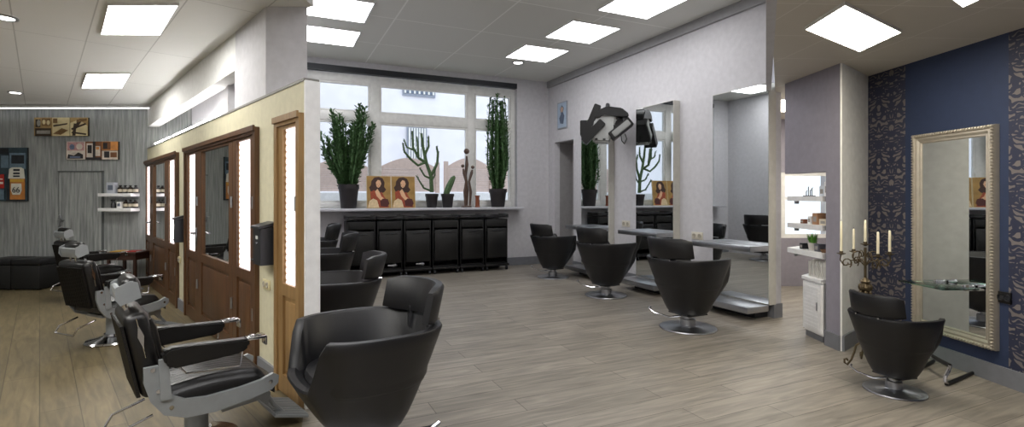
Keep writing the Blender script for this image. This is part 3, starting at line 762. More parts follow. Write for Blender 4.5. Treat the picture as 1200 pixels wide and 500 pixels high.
# ------------------------------------------------------------------ black trolleys under the window
def trolley(label):
    t = thing('trolley', label, 'trolley', (0,0,0), WW.ang, 'black trolleys under the window')
    h, D0, D1, Hh = .235, -.50, -.06, 1.05
    b = MB()
    for sx in (-1, 1): b.rbox(sx*h-.022 if sx > 0 else -h, h if sx > 0 else -h+.022, D0+.03, D1, .12, Hh-.08, .008)
    b.box(-h+.02, h-.02, D1-.02, D1, .12, Hh-.08).box(-h+.02, h-.02, D0+.05, D1, .12, .15).box(-h+.02, h-.02, D0+.06, D1, .72, .74)
    b.build('body', M['black'], t)
    MB().rbox(-h-.008, h+.008, D0, D1, Hh-.05, Hh-.01, .012).rbox(-h-.008, h+.008, D0, D0+.025, Hh-.01, Hh+.012, .008).rbox(-h-.008, -h+.02, D0+.025, D1, Hh-.01, Hh+.015, .008).rbox(h-.02, h+.008, D0+.025, D1, Hh-.01, Hh+.015, .008).build('top_tray', mat('glossy black tray', (24,24,27), .2), t)
    d = MB().rbox(-h+.03, h-.03, D0, D0+.03, .24, .80, .012).rbox(-h+.06, h-.06, D0-.006, D0, .28, .72, .008).build('door', M['black'], t)
    MB().rbox(-.09, .09, D0-.02, D0-.002, .745, .765, .006).build('door_handle', M['darkmetal'], d)
    MB().rbox(-h+.025, h-.025, D0+.02, D0+.05, .83, .97, .01).build('drawer', M['blackmatt'], t)
    MB().rbox(-h-.01, h+.01, D0-.03, D1, .085, .125, .012).build('base_frame', M['black'], t)
    for sx in (-1, 1):
        for y in (D0+.02, D1-.05):
            c = MB().tube([(sx*(h-.03)-.014,y,.036),(sx*(h-.03)+.014,y,.036)], .035, n=16).box(sx*(h-.03)-.02, sx*(h-.03)+.02, y-.012, y+.012, .05, .088)
            c.build('castor', M['darkmetal'], t)
    return t
edges = [405.6, 441.5, 473, 506.5, 539, 568.5, 596.5]
tl = ['black trolley at the far left end under the window, behind the left chair row', 'black trolley second from the left under the window', 'black trolley third from the left, under the branching cactus',
      'black trolley fourth from the left, under the wooden figure', 'black trolley second from the right under the window', 'black trolley at the far right end under the window, beside bare wall']
t0 = None
for i in range(6):
    a, b = WW.s(edges[i], -.50), WW.s(edges[i+1], -.50)
    p = WW.W((a+b)/2, 0, 0)
    if t0 is None: t0 = trolley(tl[0]); t0.location = p; r = t0
    else: r = dup(t0, p, WW.ang, tl[i])
    r.scale = ((b-a-.012)/.49, 1, 1)
# hair dryers lying on the trolley bases
for i, (px, lab) in enumerate(((462,'silver and black hand dryer on the base of the second trolley'),(495,'silver hand dryer with ribbed barrel on the base of the third trolley'))):
    s, z = WW.s(px, -.56), .153
    t = thing('hand_dryer', lab, 'hand dryer', WW.W(s,-.42,z), WW.ang, 'hand dryers on the trolleys')
    MB().lathe([(.03,-.12),(.036,-.10),(.032,-.07),(.038,-.05),(.034,-.03),(.046,0),(.05,.05),(.03,.09),(0,.09)], n=18).build('barrel', M['steel'], t)
    o = t.children[-1]; o.rotation_euler = (0,PI/2,0); o.location = (0,-.03,.055); t.scale = (.75,.75,.75)
    MB().rbox(.02, .055, -.05, -.01, .0, .06, .01).build('grip', M['black'], t)

# ------------------------------------------------------------------ things on the window sill
def pot(name, label, px, w, h, off=-.08, group=None):
    s = WW.s(px, off); t = thing(name, label, 'plant', WW.W(s, off, zS), WW.ang, group)
    r = w/2
    MB().lathe([(r*.68,0),(r*.72,.005),(r*.93,h*.80),(r,h*.80),(r,h),(r*.90,h),(r*.88,h*.86),(0,h*.86)], n=28).build('pot', M['pot'], t)
    MB().lathe([(r*.87,h*.87),(r*.5,h*.90),(0,h*.905)], n=20).build('soil', M['soil'], t)
    return t, h*.88
def spiky(mb, pts, r, rnd, leaf=.05, dens=22, m=0):
    """fleshy stem with short leaves along it"""
    pts = [Vector(p) for p in pts]
    mb.tube(pts, [r*(1-.45*i/(len(pts)-1)) for i in range(len(pts))], m, n=6)
    L = sum((pts[i+1]-pts[i]).length for i in range(len(pts)-1)); n = int(L*dens)
    for k in range(n):
        f = (k+.5)/n*(len(pts)-1); i = min(int(f), len(pts)-2); p = pts[i].lerp(pts[i+1], f-i); d = (pts[i+1]-pts[i]).normalized()
        a = rnd.random()*2*PI; sd = Vector((math.cos(a), math.sin(a), .1)); sd = (sd - d*sd.dot(d)).normalized()
        tip = p + sd*leaf*rnd.uniform(.7,1.2) + d*leaf*.7; w = d.cross(sd).normalized()*leaf*.26; mid = p + (tip-p)*.55
        mb._add([p+sd*r*.6, mid+w+d*.004, tip, mid-w-d*.004], [(0,1,2,3)], m)
rnd = random.Random(3)
t, b0 = pot('potted_succulent', 'large bushy green potted succulent at the left end of the window sill', 408.5, .36, .42)
f = MB()
for i in range(64):
    a = rnd.random()*2*PI; ro = rnd.uniform(0,.11); sp = rnd.uniform(.05,.42); hh = rnd.uniform(.65,1.40)*(1.1-.35*(sp/.42)**2)
    dx = sp*math.cos(a)*1.05+.05*hh; dy = sp*math.sin(a)*.35
    p0 = Vector((ro*math.cos(a), ro*math.sin(a)*.6, b0-.02))
    pts = [p0, p0+Vector((dx*.35,dy*.3,hh*.33)), p0+Vector((dx*.75,dy*.7,hh*.68)), p0+Vector((dx,dy,hh))]
    spiky(f, pts, .02, rnd, .085, 60)
f.build('foliage', M['plant'], t, norm=False)
t, b0 = pot('potted_cactus', 'potted cactus with bare candelabra branches in the middle of the sill', 506, .25, .26)
f = MB(); k9 = WW.hit(500,-.08)[1]/600
def br(pts, r):
    o = [((x-506)*k9, yy, (242-y)*k9) for x, y, yy in pts]; spiky(f, o, r*1.35, rnd, .035, 80)
br([(506,224,0),(505,205,0),(500,190,.02),(496,172,.03),(494,155,.03)], .03)
br([(505,205,0),(512,190,-.03),(513,178,-.03),(511,170,-.04)], .022)
br([(500,190,.02),(490,184,.0),(484,172,.02),(483,153,.02)], .022)
br([(500,188,.02),(489,193,-.04),(480,186,-.05),(473,178,-.05),(471,168,-.05)], .02)
br([(498,180,.03),(503,170,.05),(503,158,.05)], .02)
br([(485,175,.02),(477,172,.04),(474,163,.05)], .016)
br([(490,184,0),(489,170,-.02),(488,160,-.02)], .018)
br([(505,208,0),(497,205,-.03),(491,196,-.03)], .017)
br([(505,212,0),(510,204,.03),(511,196,.04)], .015)
br([(504,222,0),(496,219,-.02),(490,210,-.04),(487,205,-.04)], .015)
f.build('branches', M['plant2'], t, norm=False)
t, b0 = pot('potted_cactus', 'small potted cactus with a single leaning club shaped stem', 524.5, .25, .26)
f = MB(); n = 16; rg = []
for j in range(13):
    v = j/12; r = (.038+.022*math.sin(PI*min(1,v*.9+.1)))*(1 if v < .9 else math.sqrt(max(.02, 1-((v-.9)/.1)**2)))
    c = Vector((-.04+.17*v**1.2, 0, b0-.02+.40*v))
    rg.append([c+Vector((r*(1+.12*(i%2))*math.cos(2*PI*i/n), r*(1+.12*(i%2))*math.sin(2*PI*i/n), 0)) for i in range(n)])
f.rings(rg); f.build('stem', M['plant2'], t)
t, b0 = pot('potted_succulent', 'tall narrow green potted succulent at the right end of the window sill', 583.5, .36, .36)
f = MB()
for i in range(40):
    a = rnd.random()*2*PI; ro = rnd.uniform(0,.10); sp = rnd.uniform(.02,.17); hh = rnd.uniform(.9,1.95)
    dx, dy = sp*math.cos(a), sp*math.sin(a)*.8
    p0 = Vector((ro*math.cos(a)*.8, ro*math.sin(a)*.8, b0-.02))
    pts = [p0, p0+Vector((dx,dy,hh*.3)), p0+Vector((dx*.9,dy*.9,hh*.65)), p0+Vector((dx*.55-.01,dy*.5,hh))]
    spiky(f, pts, .018, rnd, .07, 60)
f.build('foliage', M['plant'], t, norm=False)

# carved wooden figure of slim bodies with ball heads
s = WW.s(546.5,-.06); t = thing('wooden_figure', 'slim dark wooden figure group with round heads on the window sill', 'sculpture', WW.W(s,-.06,zS), WW.ang)
kk = WW.hit(546,-.06)[1]/600
def wq(x, y, d=0): return ((x-546.5)*kk, d, (242-y)*kk)
wm = mat('carved dark wood', (86,66,54), .45, var=.25)
MB().lathe([(.10,0),(.105,.012),(.09,.03),(0,.03)], n=24).build('plinth', wm, t)
def body(pts, rs, head, hr, name):
    b = MB().tube([wq(*p) for p in pts], rs, n=12); b.ell(wq(*head), hr); b.build(name, wm, t)
body([(546.8,240),(547.5,222),(545.5,205),(547,192),(546.8,182)], [.022,.032,.026,.036,.018], (546.8,176.5), .055, 'tall_body')
body([(544,240,-.05),(543.5,224,-.05),(545,212,-.05),(542.6,202,-.05),(541.5,197,-.05)], [.018,.030,.022,.030,.014], (541,194,-.05), .034, 'left_body')
body([(550,240,-.04),(551,224,-.04),(549,212,-.04),(552,202,-.04),(553,198,-.04)], [.018,.030,.022,.030,.014], (553.5,195,-.04), .034, 'right_body')
# brown candle lantern
s = WW.s(559.5,-.12); t = thing('candle_holder', 'small reddish brown candle holder beside the wooden figure', 'candle holder', WW.W(s,-.12,zS), WW.ang)
MB().lathe([(.045,0),(.05,.01),(.048,.02),(.040,.03),(.040,.20),(.050,.215),(.050,.23),(.03,.23),(.03,.2),(0,.2)], n=20).build('holder', mat('reddish brown glaze', (136,76,52), .35), t)
MB().lathe([(.028,.2),(.028,.222),(0,.225)], n=14).build('candle', M['wax'], t)

# two picture boards of a long haired woman, leaning against the window
pm_ = [mat('ochre print', (158,124,66), .5, var=.25, scale=6), mat('dark brown hair print', (58,32,22), .5, var=.3, scale=40), mat('skin print warm', (222,176,138), .5), mat('russet cloth print', (150,66,38), .5, var=.3, scale=30), mat('pale cloth print', (214,190,150), .5, var=.15, scale=30), mat('maroon bag print', (76,28,24), .5), mat('board edge', (190,170,130), .6)]
for i, (p0, p1, pb, lab) in enumerate(((430,458.6,244.5,'left of two ochre picture boards of a long haired woman on the sill'),(459.2,487,243.8,'right of two ochre picture boards of a long haired woman on the sill'))):
    o_ = -.17; a, b = WW.s(p0,o_), WW.s(p1,o_); hgt = WW.z(458,206,o_)-zS; w = b-a
    t = thing('picture_board', lab, 'picture', WW.W((a+b)/2, o_, zS), WW.ang, 'picture boards on the sill')
    bd = MB().box(-w/2, w/2, 0, .02, 0, hgt, 6)
    def pg(pts, y, m): bd.prism([((u-.5)*w, v*hgt) for u, v in pts], 'y', -y, -y+.0012, m)
    pg([(.02,.01),(.98,.01),(.98,.99),(.02,.99)], .0012, 0)
    pg([(.28,.45),(.16,.52),(.10,.64),(.18,.72),(.20,.84),(.32,.95),(.50,.975),(.66,.93),(.74,.80),(.72,.66),(.80,.58),(.72,.50),(.60,.46)], .0024, 1)
    pg([(.08,.02),(.16,.30),(.14,.50),(.30,.56),(.44,.46),(.62,.50),(.70,.38),(.86,.20),(.90,.02)], .0036, 3)
    pg([(.40,.68),(.38,.80),(.46,.88),(.56,.86),(.60,.76),(.54,.66),(.47,.63)], .0048, 2)
    pg([(.34,.52),(.44,.60),(.52,.50),(.60,.36),(.78,.26),(.74,.20),(.54,.26),(.40,.38)], .0048, 2)
    pg([(.04,.02),(.10,.22),(.26,.30),(.42,.24),(.50,.02)], .0048, 4)
    pg([(.56,.06),(.54,.22),(.66,.30),(.86,.28),(.92,.14),(.84,.04)], .006, 5)
    pg([(.41,.735),(.43,.75),(.45,.735),(.43,.725)], .006, 1); pg([(.51,.745),(.53,.755),(.55,.74),(.53,.73)], .006, 1); pg([(.45,.685),(.48,.695),(.52,.685),(.48,.672)], .006, 3)
    bd.build('board', pm_, t); t.rotation_euler = (math.radians(-6), 0, WW.ang)

# ------------------------------------------------------------------ outside the window
yard = WW
struct(MB().box(-16, 12, 1.2, 14, -.3, -.25).build('ground_outside', mat('pale paving outside', (225,225,228), .8), None, WW.W(0,0,0), WW.ang))
struct(MB().box(-16, 12, 3.3, 3.6, -.25, 1.49).build('garden_wall', mat('white garden wall outside', (238,238,240), .7), None, WW.W(0,0,0), WW.ang))
fm = mat('pinkish tan fence wood', (204,182,172), .7, var=.08)
def fence(pa, pb, label):
    o_ = 3.45; a, b = WW.s(pa,o_), WW.s(pb,o_); z0 = 1.494; zl, zm = WW.z((pa+pb)/2,195,o_), WW.z((pa+pb)/2,184,o_)
    t = thing('garden_fence', label, 'fence', WW.W((a+b)/2,o_,z0), WW.ang, 'fence panels outside the window'); w = (b-a)/2-.06
    n = 13; zt = zl-z0
    for i in range(n):
        z = .03+(zt-.05)*i/n
        MB().box(-w+.04, w-.04, -.012+.01*(i%2), .002+.01*(i%2), z, z+(zt/n)*.86).build('slat', fm, t)
    arch = [(-w+.04, zt-.05), (w-.04, zt-.05)] + [(w*(1-2*q_/14)*.97, zt-.02+(zm-zl)*math.sin(PI*q_/14)) for q_ in range(15)]
    MB().prism(arch, 'y', -.01, .005).build('arched_top', fm, t)
    for sx in (-1, 1): MB().box(sx*w-.05, sx*w+.05, -.05, .05, 0, zt+.12).build('post', fm, t)
for pa, pb, lab in ((362,437,'arched tan fence panel outside behind the big bushy plant'),(441,515,'arched tan fence panel outside behind the branching cactus'),(520,578,'arched tan fence panel outside behind the wooden figure'),(583,640,'arched tan fence panel outside behind the tall narrow plant')):
    fence(pa, pb, lab)
o_ = 8.0
bl_ = thing('building', 'white house across the yard with barred windows, seen through the window', 'building', WW.W(0,o_,-.25), WW.ang)
holes = [(475,508,94,110),(480,498,150,196)]
MB().box(-22, 18, .12, .3, 0, 9).build('facade', mat('white render facade', (236,234,240), .8, var=.05, scale=2), bl_)
for (a, b, c, d_) in holes:
    x0, x1 = WW.s(a,o_), WW.s(b,o_); z0, z1 = WW.z((a+b)/2,d_,o_)+.25, WW.z((a+b)/2,c,o_)+.25
    wfr = MB().box(x0-.08, x1+.08, .04, .12, z0-.08, z1+.08).build('window', mat('grey window frame', (150,156,170), .5), bl_)
    MB().box(x0, x1, .02, .04, z0, z1).build('pane', mat('dark outside glass', (104,116,136), .2), wfr)
    g_ = MB(); n = 6
    for i in range(n+1):
        x = x0+(x1-x0)*i/n; g_.box(x-.03, x+.03, -.01, .02, z0, z1)
    for z in (z0+(z1-z0)*.5,): g_.box(x0, x1, -.012, .018, z-.03, z+.03)
    g_.build('bars', M['upvc'], wfr)
# ------------------------------------------------------------------ barber corner: things on the papered wall
def wall_picture(label, x0, x1, y0, y1, cat='picture', name='picture_canvas', group=None):
    a, b = WB.s(x0), WB.s(x1); zb, zt = WB.z(0,y1), WB.z(0,y0)
    t = thing(name, label, cat, WB.W((a+b)/2, 0, zb), 0, group); return t, b-a, zt-zb
def pic(label, box, mats, shapes, group=None, name='picture_canvas'):
    t, w, h = wall_picture(label, *box, group=group, name=name)
    m = MB().box(-w/2, w/2, -.03, -.001, 0, h, 0)
    for lay, (mi, pts) in enumerate(shapes):
        y = -.0305-.0008*(lay+1)
        m.prism([((u-.5)*w, v*h) for u, v in pts], 'y', y, y+.0008+.0004, mi)
    m.build('canvas', mats, t); return t, w, h
def R_(a, b, c, d): return [(a,c),(b,c),(b,d),(a,d)]
def E_(cx, cy, rx, ry, n=14): return [(cx+rx*math.cos(2*PI*i/n), cy+ry*math.sin(2*PI*i/n)) for i in range(n)]
sep = [mat('canvas edge dark', (40,34,28), .6), mat('sepia print', (168,140,92), .6, var=.3, scale=9), mat('cream print', (218,204,160), .6, var=.12, scale=12), mat('dark sepia print', (58,44,32), .6, var=.3, scale=20), mat('mid sepia print', (120,92,56), .6, var=.3, scale=18), mat('grey print', (150,148,140), .6, var=.2, scale=20)]
pic('upper long sepia photo canvas with combs and razors on the wallpapered wall', (42,105,138,159.5), sep,
    [(1,R_(.0,.34,0,1)),(2,R_(.34,.66,0,1)),(1,R_(.67,1,0,1)),(3,R_(.02,.32,.0,.42)),(5,R_(.05,.30,.12,.30)),(3,R_(.03,.12,.48,.9)),(5,E_(.09,.7,.035,.18)),(4,R_(.15,.31,.55,.95)),(2,E_(.19,.75,.03,.13)),(2,E_(.27,.72,.03,.13)),
     (4,[(.36,.12),(.52,.42),(.64,.30),(.50,.06)]),(3,[(.37,.5),(.62,.62),(.63,.70),(.36,.58)]),(4,R_(.36,.44,.70,.95)),
     (2,[(.68,.0),(1,.0),(1,.55),(.84,.9),(.68,.7)]),(3,[(.70,.15),(.97,.05),(.98,.13),(.72,.24)]),(3,[(.71,.32),(.98,.62),(.96,.70),(.70,.41)]),(3,[(.74,.42),(.80,.40),(.92,.90),(.85,.93)]),(3,[(.72,.02),(.78,.02),(.80,.66),(.75,.68)]),(4,[(.80,.72),(.99,.82),(.99,.95),(.80,.88)])], 'long photo canvases')
col = [mat('canvas edge dim', (46,40,36), .6), mat('pale wall print', (206,196,184), .6, var=.2, scale=14), mat('dark furniture print', (42,38,40), .6, var=.3, scale=25), mat('brown print', (120,78,48), .6, var=.25, scale=16), mat('orange print', (206,140,76), .6, var=.2, scale=14), mat('slate blue print', (104,116,140), .6, var=.2, scale=20), mat('rose print', (186,140,140), .6, var=.3, scale=30)]
pic('lower long colour photo canvas of salon interiors on the wallpapered wall', (79,140.5,166,187), col,
    [(1,R_(.01,.37,0,1)),(6,R_(.03,.35,.5,.97)),(5,E_(.12,.7,.05,.16)),(1,E_(.26,.72,.06,.18)),(2,[(.03,.05),(.33,.05),(.33,.28),(.24,.40),(.16,.22),(.05,.30)]),(5,R_(.08,.28,.10,.18)),
     (3,R_(.38,.69,0,1)),(1,R_(.40,.52,.1,.9)),(2,R_(.42,.50,.35,.8)),(1,R_(.56,.66,.2,.75)),(2,R_(.52,.57,0,1)),(4,R_(.58,.64,.55,.70)),(2,R_(.39,.68,.0,.12)),
     (4,R_(.70,1,.5,1)),(3,R_(.71,.86,.55,.98)),(1,R_(.70,1,.0,.48)),(2,R_(.74,.84,.1,.45)),(3,R_(.86,.98,.12,.40)),(2,R_(.72,.80,.6,.92))], 'long photo canvases')
gas = [mat('canvas edge black', (30,32,34), .6), mat('dark teal print', (52,70,78), .6, var=.35, scale=10), mat('orange pump print', (196,128,62), .5, var=.2, scale=12), mat('white enamel print', (226,224,212), .5, var=.08), mat('red print', (176,40,34), .5), mat('blue grey print', (108,130,146), .6, var=.25, scale=14), mat('dark print', (36,40,46), .6, var=.3, scale=16), mat('yellow print', (222,176,70), .5)]
t, w, h = pic('tall photo canvas of an orange fuel pump at the left edge of the picture', (-20,33.8,173,235.5), gas,
    [(1,R_(0,1,0,1)),(5,R_(.62,.97,.60,.90)),(6,R_(.66,.94,.70,.86)),(5,R_(.44,.60,.62,.85)),(6,R_(.38,.60,.88,.99)),(5,R_(.05,.34,.55,.92)),(6,R_(.08,.30,.60,.86)),
     (2,R_(.60,.96,.03,.44)),(3,[(.60,.42),(.96,.42),(.94,.60),(.88,.63),(.68,.63),(.62,.60)]),(6,R_(.71,.85,.56,.60)),(6,R_(.71,.85,.50,.535)),(6,R_(.71,.85,.45,.48)),(7,R_(.62,.94,.36,.41)),
     (3,[(.70,.12),(.86,.12),(.90,.20),(.89,.33),(.67,.33),(.66,.20)]),(6,R_(.60,.64,.03,.42)),(6,[(.58,.03),(.62,.03),(.60,.40),(.56,.44)]),
     (4,R_(.30,.52,.24,.50)),(3,R_(.32,.50,.32,.36)),(3,R_(.33,.49,.40,.42)),(5,R_(.30,.52,.03,.22)),(6,R_(.56,.98,.0,.03))], name='picture_canvas')
lettering('lettering', '66', .13, gas[6], t, ((.78-.5)*w, -.048, .205*h), (PI/2,0,0))

# shelves with bottles
bm_ = [mat('brown bottle glass', (44,34,28), .25), mat('pale bottle label', (196,186,166), .5), mat('dark grey bottle', (52,52,54), .3), M['white']]
def shelf(px0, px1, py, label):
    a, b = WB.s(px0), WB.s(px1); z = WB.z(0, py); t = thing('wall_shelf', label, 'shelf', WB.W((a+b)/2, 0, z-.05), 0, 'white shelves on the wallpapered wall'); w = (b-a)/2
    MB().rbox(-w, w, -.20, -.002, 0, .05, .004).build('board', M['white'], t)
    MB().box(-w+.02, w-.02, -.006, 0, -.03, 0).build('fixing_rail', M['steel'], t); return z
z1 = shelf(126,164,226.5,'upper white wall shelf holding dark bottles on the wallpapered wall'); z2 = shelf(126,164,243.5,'lower white wall shelf holding dark bottles on the wallpapered wall')
def bottle(px, z, w, h, label, group, dark):
    t = thing('bottle', label, 'bottle', WB.W(WB.s(px,-.1),-.1,z), 0, group); r = w/2
    MB().lathe([(r*.95,0),(r,.006),(r,h*.68),(r*.7,h*.76),(r*.42,h*.80),(r*.42,h*.84)], n=16).build('flask', bm_[dark], t)
    MB().lathe([(r*1.01,h*.18),(r*1.01,h*.52)], n=16).build('paper_label', bm_[1], t)
    MB().lathe([(r*.5,h*.84),(r*.5,h),(0,h)], n=12).build('cap', M['black'], t)
def carton(px, z, w, h, label, m, group=None):
    t = thing('carton', label, 'box', WB.W(WB.s(px,-.1),-.1,z), 0, group)
    MB().rbox(-w/2, w/2, -.04, .04, 0, h, .003).build('box', m, t); MB().box(-w*.32, w*.32, -.0415, -.04, h*.3, h*.75).build('print', mat('slate label print', (96,104,120), .5), t)
o4 = ['leftmost of four bottles','second of four bottles','third of four bottles','rightmost of four bottles']
for i, px in enumerate((141,147,153,159)): bottle(px, z1, .075, .13, o4[i]+' on the upper white shelf', 'bottles on the upper shelf', i%2*2)
for i, px in enumerate((147.5,153,158.5)): bottle(px, z2, .075, .135, ['leftmost','middle','rightmost'][i]+' of three bottles on the lower white shelf', 'bottles on the lower shelf', i%2*2)
carton(131.5, z1, .125, .175, 'pale carton on the upper white shelf left of the bottles', mat('pale grey carton', (178,182,192), .5))
carton(141.3, z2, .07, .10, 'small white carton on the lower white shelf', M['white'])
t = thing('spray_bottle', 'dark spray bottle with a bent head on the lower white shelf', 'bottle', WB.W(WB.s(133,-.1),-.1,z2))
MB().lathe([(.035,0),(.038,.01),(.036,.07),(.015,.10),(.013,.115)], n=14).build('flask', bm_[2], t); MB().rbox(-.04,.02,-.012,.012,.112,.135,.005).tube([(-.02,0,.115),(-.03,0,.09)], .005).build('spray_head', M['black'], t)

# black cube seats
for i, (a, b, lab) in enumerate(((-24,11.6,'black cube seat at the left edge of the picture, cut by the frame'),(12.6,46,'black cube seat right beside another, in front of the wallpapered wall'))):
    d0 = 7.64; x0, x1 = (a-HX)/F*d0, (b-HX)/F*d0; h = 36/F*d0
    t = thing('cube_seat', lab, 'stool', ((x0+x1)/2, d0+(x1-x0)/2, 0), 0, 'black cube seats'); w = (x1-x0)/2
    MB().rbox(-w, w, -w, w, .015, h*.80, .012).build('body', M['blackmatt'], t); MB().rbox(-w, w, -w, w, h*.805, h, .018).build('lid', M['leather'], t)
    for sx in (-1,1):
        for sy in (-1,1): MB().box(sx*(w-.05)-.02, sx*(w-.05)+.02, sy*(w-.05)-.02, sy*(w-.05)+.02, 0, .016).build('foot', M['black'], t)
# dark side table in the corner
tx, ty = (152-HX)/F*7.95, 7.95; th = EYE-(294-HY)/F*7.95
t = thing('side_table', 'small dark brown side table in the corner below the white shelves', 'table', (tx,ty,0))
dw = mat('dark reddish wood', (58,36,28), .4, var=.2)
MB().rbox(-.24,.24,-.2,.2,th-.03,th,.006).build('tabletop', dw, t); MB().box(-.22,.22,-.18,.18,th-.12,th-.03).build('apron', dw, t)
for sx in (-1,1):
    for sy in (-1,1): MB().box(sx*.2-.018, sx*.2+.018, sy*.16-.018, sy*.16+.018, 0, th-.03).build('leg', dw, t)
for (dx, m, lab, w) in ((-.12, mat('mustard cover', (176,140,60), .6), 'mustard coloured magazine on the dark side table', .16), (.11, mat('red cover', (150,44,40), .6), 'red magazine on the dark side table', .15)):
    t = thing('magazine', lab, 'magazine', (tx+dx, ty-.05, th), .15); MB().box(-w/2, w/2, -.10, .10, 0, .012).build('cover', m, t); MB().box(-w/2+.004, w/2+.001, -.098, .098, .002, .010).build('pages', M['white'], t)
# black letter boxes on the partition
def letter_box(p0, p1, y0, y1, yl, label):
    o_ = -.11; a, b = PL.s(p0,o_), PL.s(p1,0); pc = (p0+p1)/2; z0, z1 = PL.z(pc,y1,o_), PL.z(pc,y0,o_)
    t = thing('letter_box', label, 'letter box', PL.W((a+b)/2, 0, z0), PL.ang, 'black boxes on the partition'); w = (b-a)/2; h = z1-z0
    MB().prism([(-.002,0),(-.11,0),(-.11,h*.84),(-.002,h*.90)], 'x', -w, w).build('box_body', M['darkmetal'], t)
    MB().prism([(-.002,h),(-.125,h*.90),(-.128,h*.85),(-.12,h*.85),(-.002,h*.93)], 'x', -w-.012, w+.012).build('box_lid', M['darkmetal'], t)
    MB().box(-w*.28, w*.28, -.1115, -.11, h*.60, h*.68).build('name_plate', mat('pale name plate', (196,196,190), .4), t)
    MB().tube([(0,-.108,h*.5),(0,-.116,h*.5)], .012, n=12).build('lock', M['chrome'], t)
    MB().tube([(-w+.01,-.09,.02),(-w-.12,-.09,.02),(-w-.13,-.02,.02)], .007).tube([(-w,-.06,.03),(-w-.13,-.05,.025)], .006).build('newspaper_rail', M['black'], t)
letter_box(296.5,324,261,313,308,'dark grey metal letter box on the partition nearer to the camera')
letter_box(203.5,218,253,286,284,'black metal letter box on the partition farther from the camera')

# ------------------------------------------------------------------ right corner
# gold framed mirror
s0, s1 = BL.s(1068,-.05), BL.s(1164,-.05); zt = (BL.z(1068,161.3,-.05)+BL.z(1164,142,-.05))/2; zb = (BL.z(1164,408,-.05)+BL.z(1098,394,-.05))/2
t = thing('framed_mirror', 'tall mirror in a champagne gold beaded frame on the navy wall', 'mirror', BL.W((s0+s1)/2, 0, zb), BL.ang); w = (s1-s0)/2; h = zt-zb; fw = .082
prof = [(0,0),(0,-.035),(.008,-.05),(.022,-.052),(.030,-.040),(.045,-.044),(.064,-.030),(.074,-.032),(fw,-.024),(fw,0)]
loop = [(-w,0,1,1),(w,0,-1,1),(w,h,-1,-1),(-w,h,1,-1)]
rg = [[Vector((x+sx*d, y, z+sz*d)) for d, y in prof] for x, z, sx, sz in loop]
fm_ = MB(); fm_.rings(rg+[rg[0]], cap0=False, cap1=False)
fr_ = fm_.build('frame', M['gold'], t, ang=30)
bd = MB(); stp = .024
for x0, z0, x1, z1 in ((-w,0,w,0),(-w,h,w,h),(-w,0,-w,h),(w,0,w,h)):
    L = math.hypot(x1-x0, z1-z0); n = int(L/stp); ix = .013 if x0 == x1 == -w else -.013 if x0 == x1 else 0; iz = .013 if z0 == z1 == 0 else -.013 if z0 == z1 else 0
    for i in range(n):
        f_ = (i+.5)/n; bd.ell((x0+(x1-x0)*f_+ix, -.050, z0+(z1-z0)*f_+iz), (.0135 if x0==x1 else .0095, .012, .0135 if z0==z1 else .0095), n=8, k=5)
o = bd.build('beading', M['gold'], fr_); o['kind'] = 'stuff'
MB().box(-w+fw-.01, w-fw+.01, -.020, -.012, fw-.01, h-fw+.01).build('mirror_pane', M['mirror'], t)
MB().box(-w+.02, w-.02, -.012, -.001, .02, h-.02).build('backing_board', M['blackmatt'], t)
# glass shelf in front of it
zg = BL.z(1110,338,-.25)
a, b = BL.s(1092,-.06), BL.s(1148,-.06)
t = thing('glass_shelf', 'green edged glass shelf in front of the gold framed mirror', 'shelf', BL.W((a+b)/2, -.06, zg), BL.ang); w = (b-a)/2
MB().rbox(-w, w, -.30, -.0, 0, .012, .003).build('glass_plate', M['greenglass'], t)
for sx in (-1,1): MB().rbox(sx*w*.6-.02, sx*w*.6+.02, -.05, .03, -.02, .028, .006).build('clamp', M['chrome'], t)
# candelabra
cp = Vector(((1014-HX)/F*4.25, 4.25, 0)); kc = 4.25/F
t = thing('candelabra', 'five armed aged brass floor candelabra between the pale column and navy wall', 'candelabra', cp)
def cz(y): return EYE-(y-HY)*kc
st = MB().tube([(0,0,.10),(0,0,cz(348))], .011).tube([(0,0,cz(332)),(0,0,cz(290))], .010)
st.lathe([(.012,0),(.03,.03),(.02,.05),(.045,.09),(.03,.12),(.04,.14),(.012,.17)], n=16, c=(0,0,cz(349)))
st.lathe([(.01,0),(.02,.02),(.01,.04)], n=12, c=(0,0,.12)); st.build('stem', M['brass'], t)
kn = MB()
for i in range(6):
    a = 2*PI*i/6
    for dz in (0,.055): kn.ell((.035*math.cos(a+dz*9), .035*math.sin(a+dz*9), cz(344)+dz), (.017,.017,.03), n=8, k=6)
kn.build('leaf_knot', M['brass'], t)
def spiral(c, r0, a0, turns, rad, n=14):
    pts = []
    for i in range(n+1):
        f_ = i/n; a = a0+turns*2*PI*f_; r = r0*(1-.75*f_); pts.append((c[0]+r*math.cos(a), c[1]+r*math.sin(a)))
    return pts
arms = []
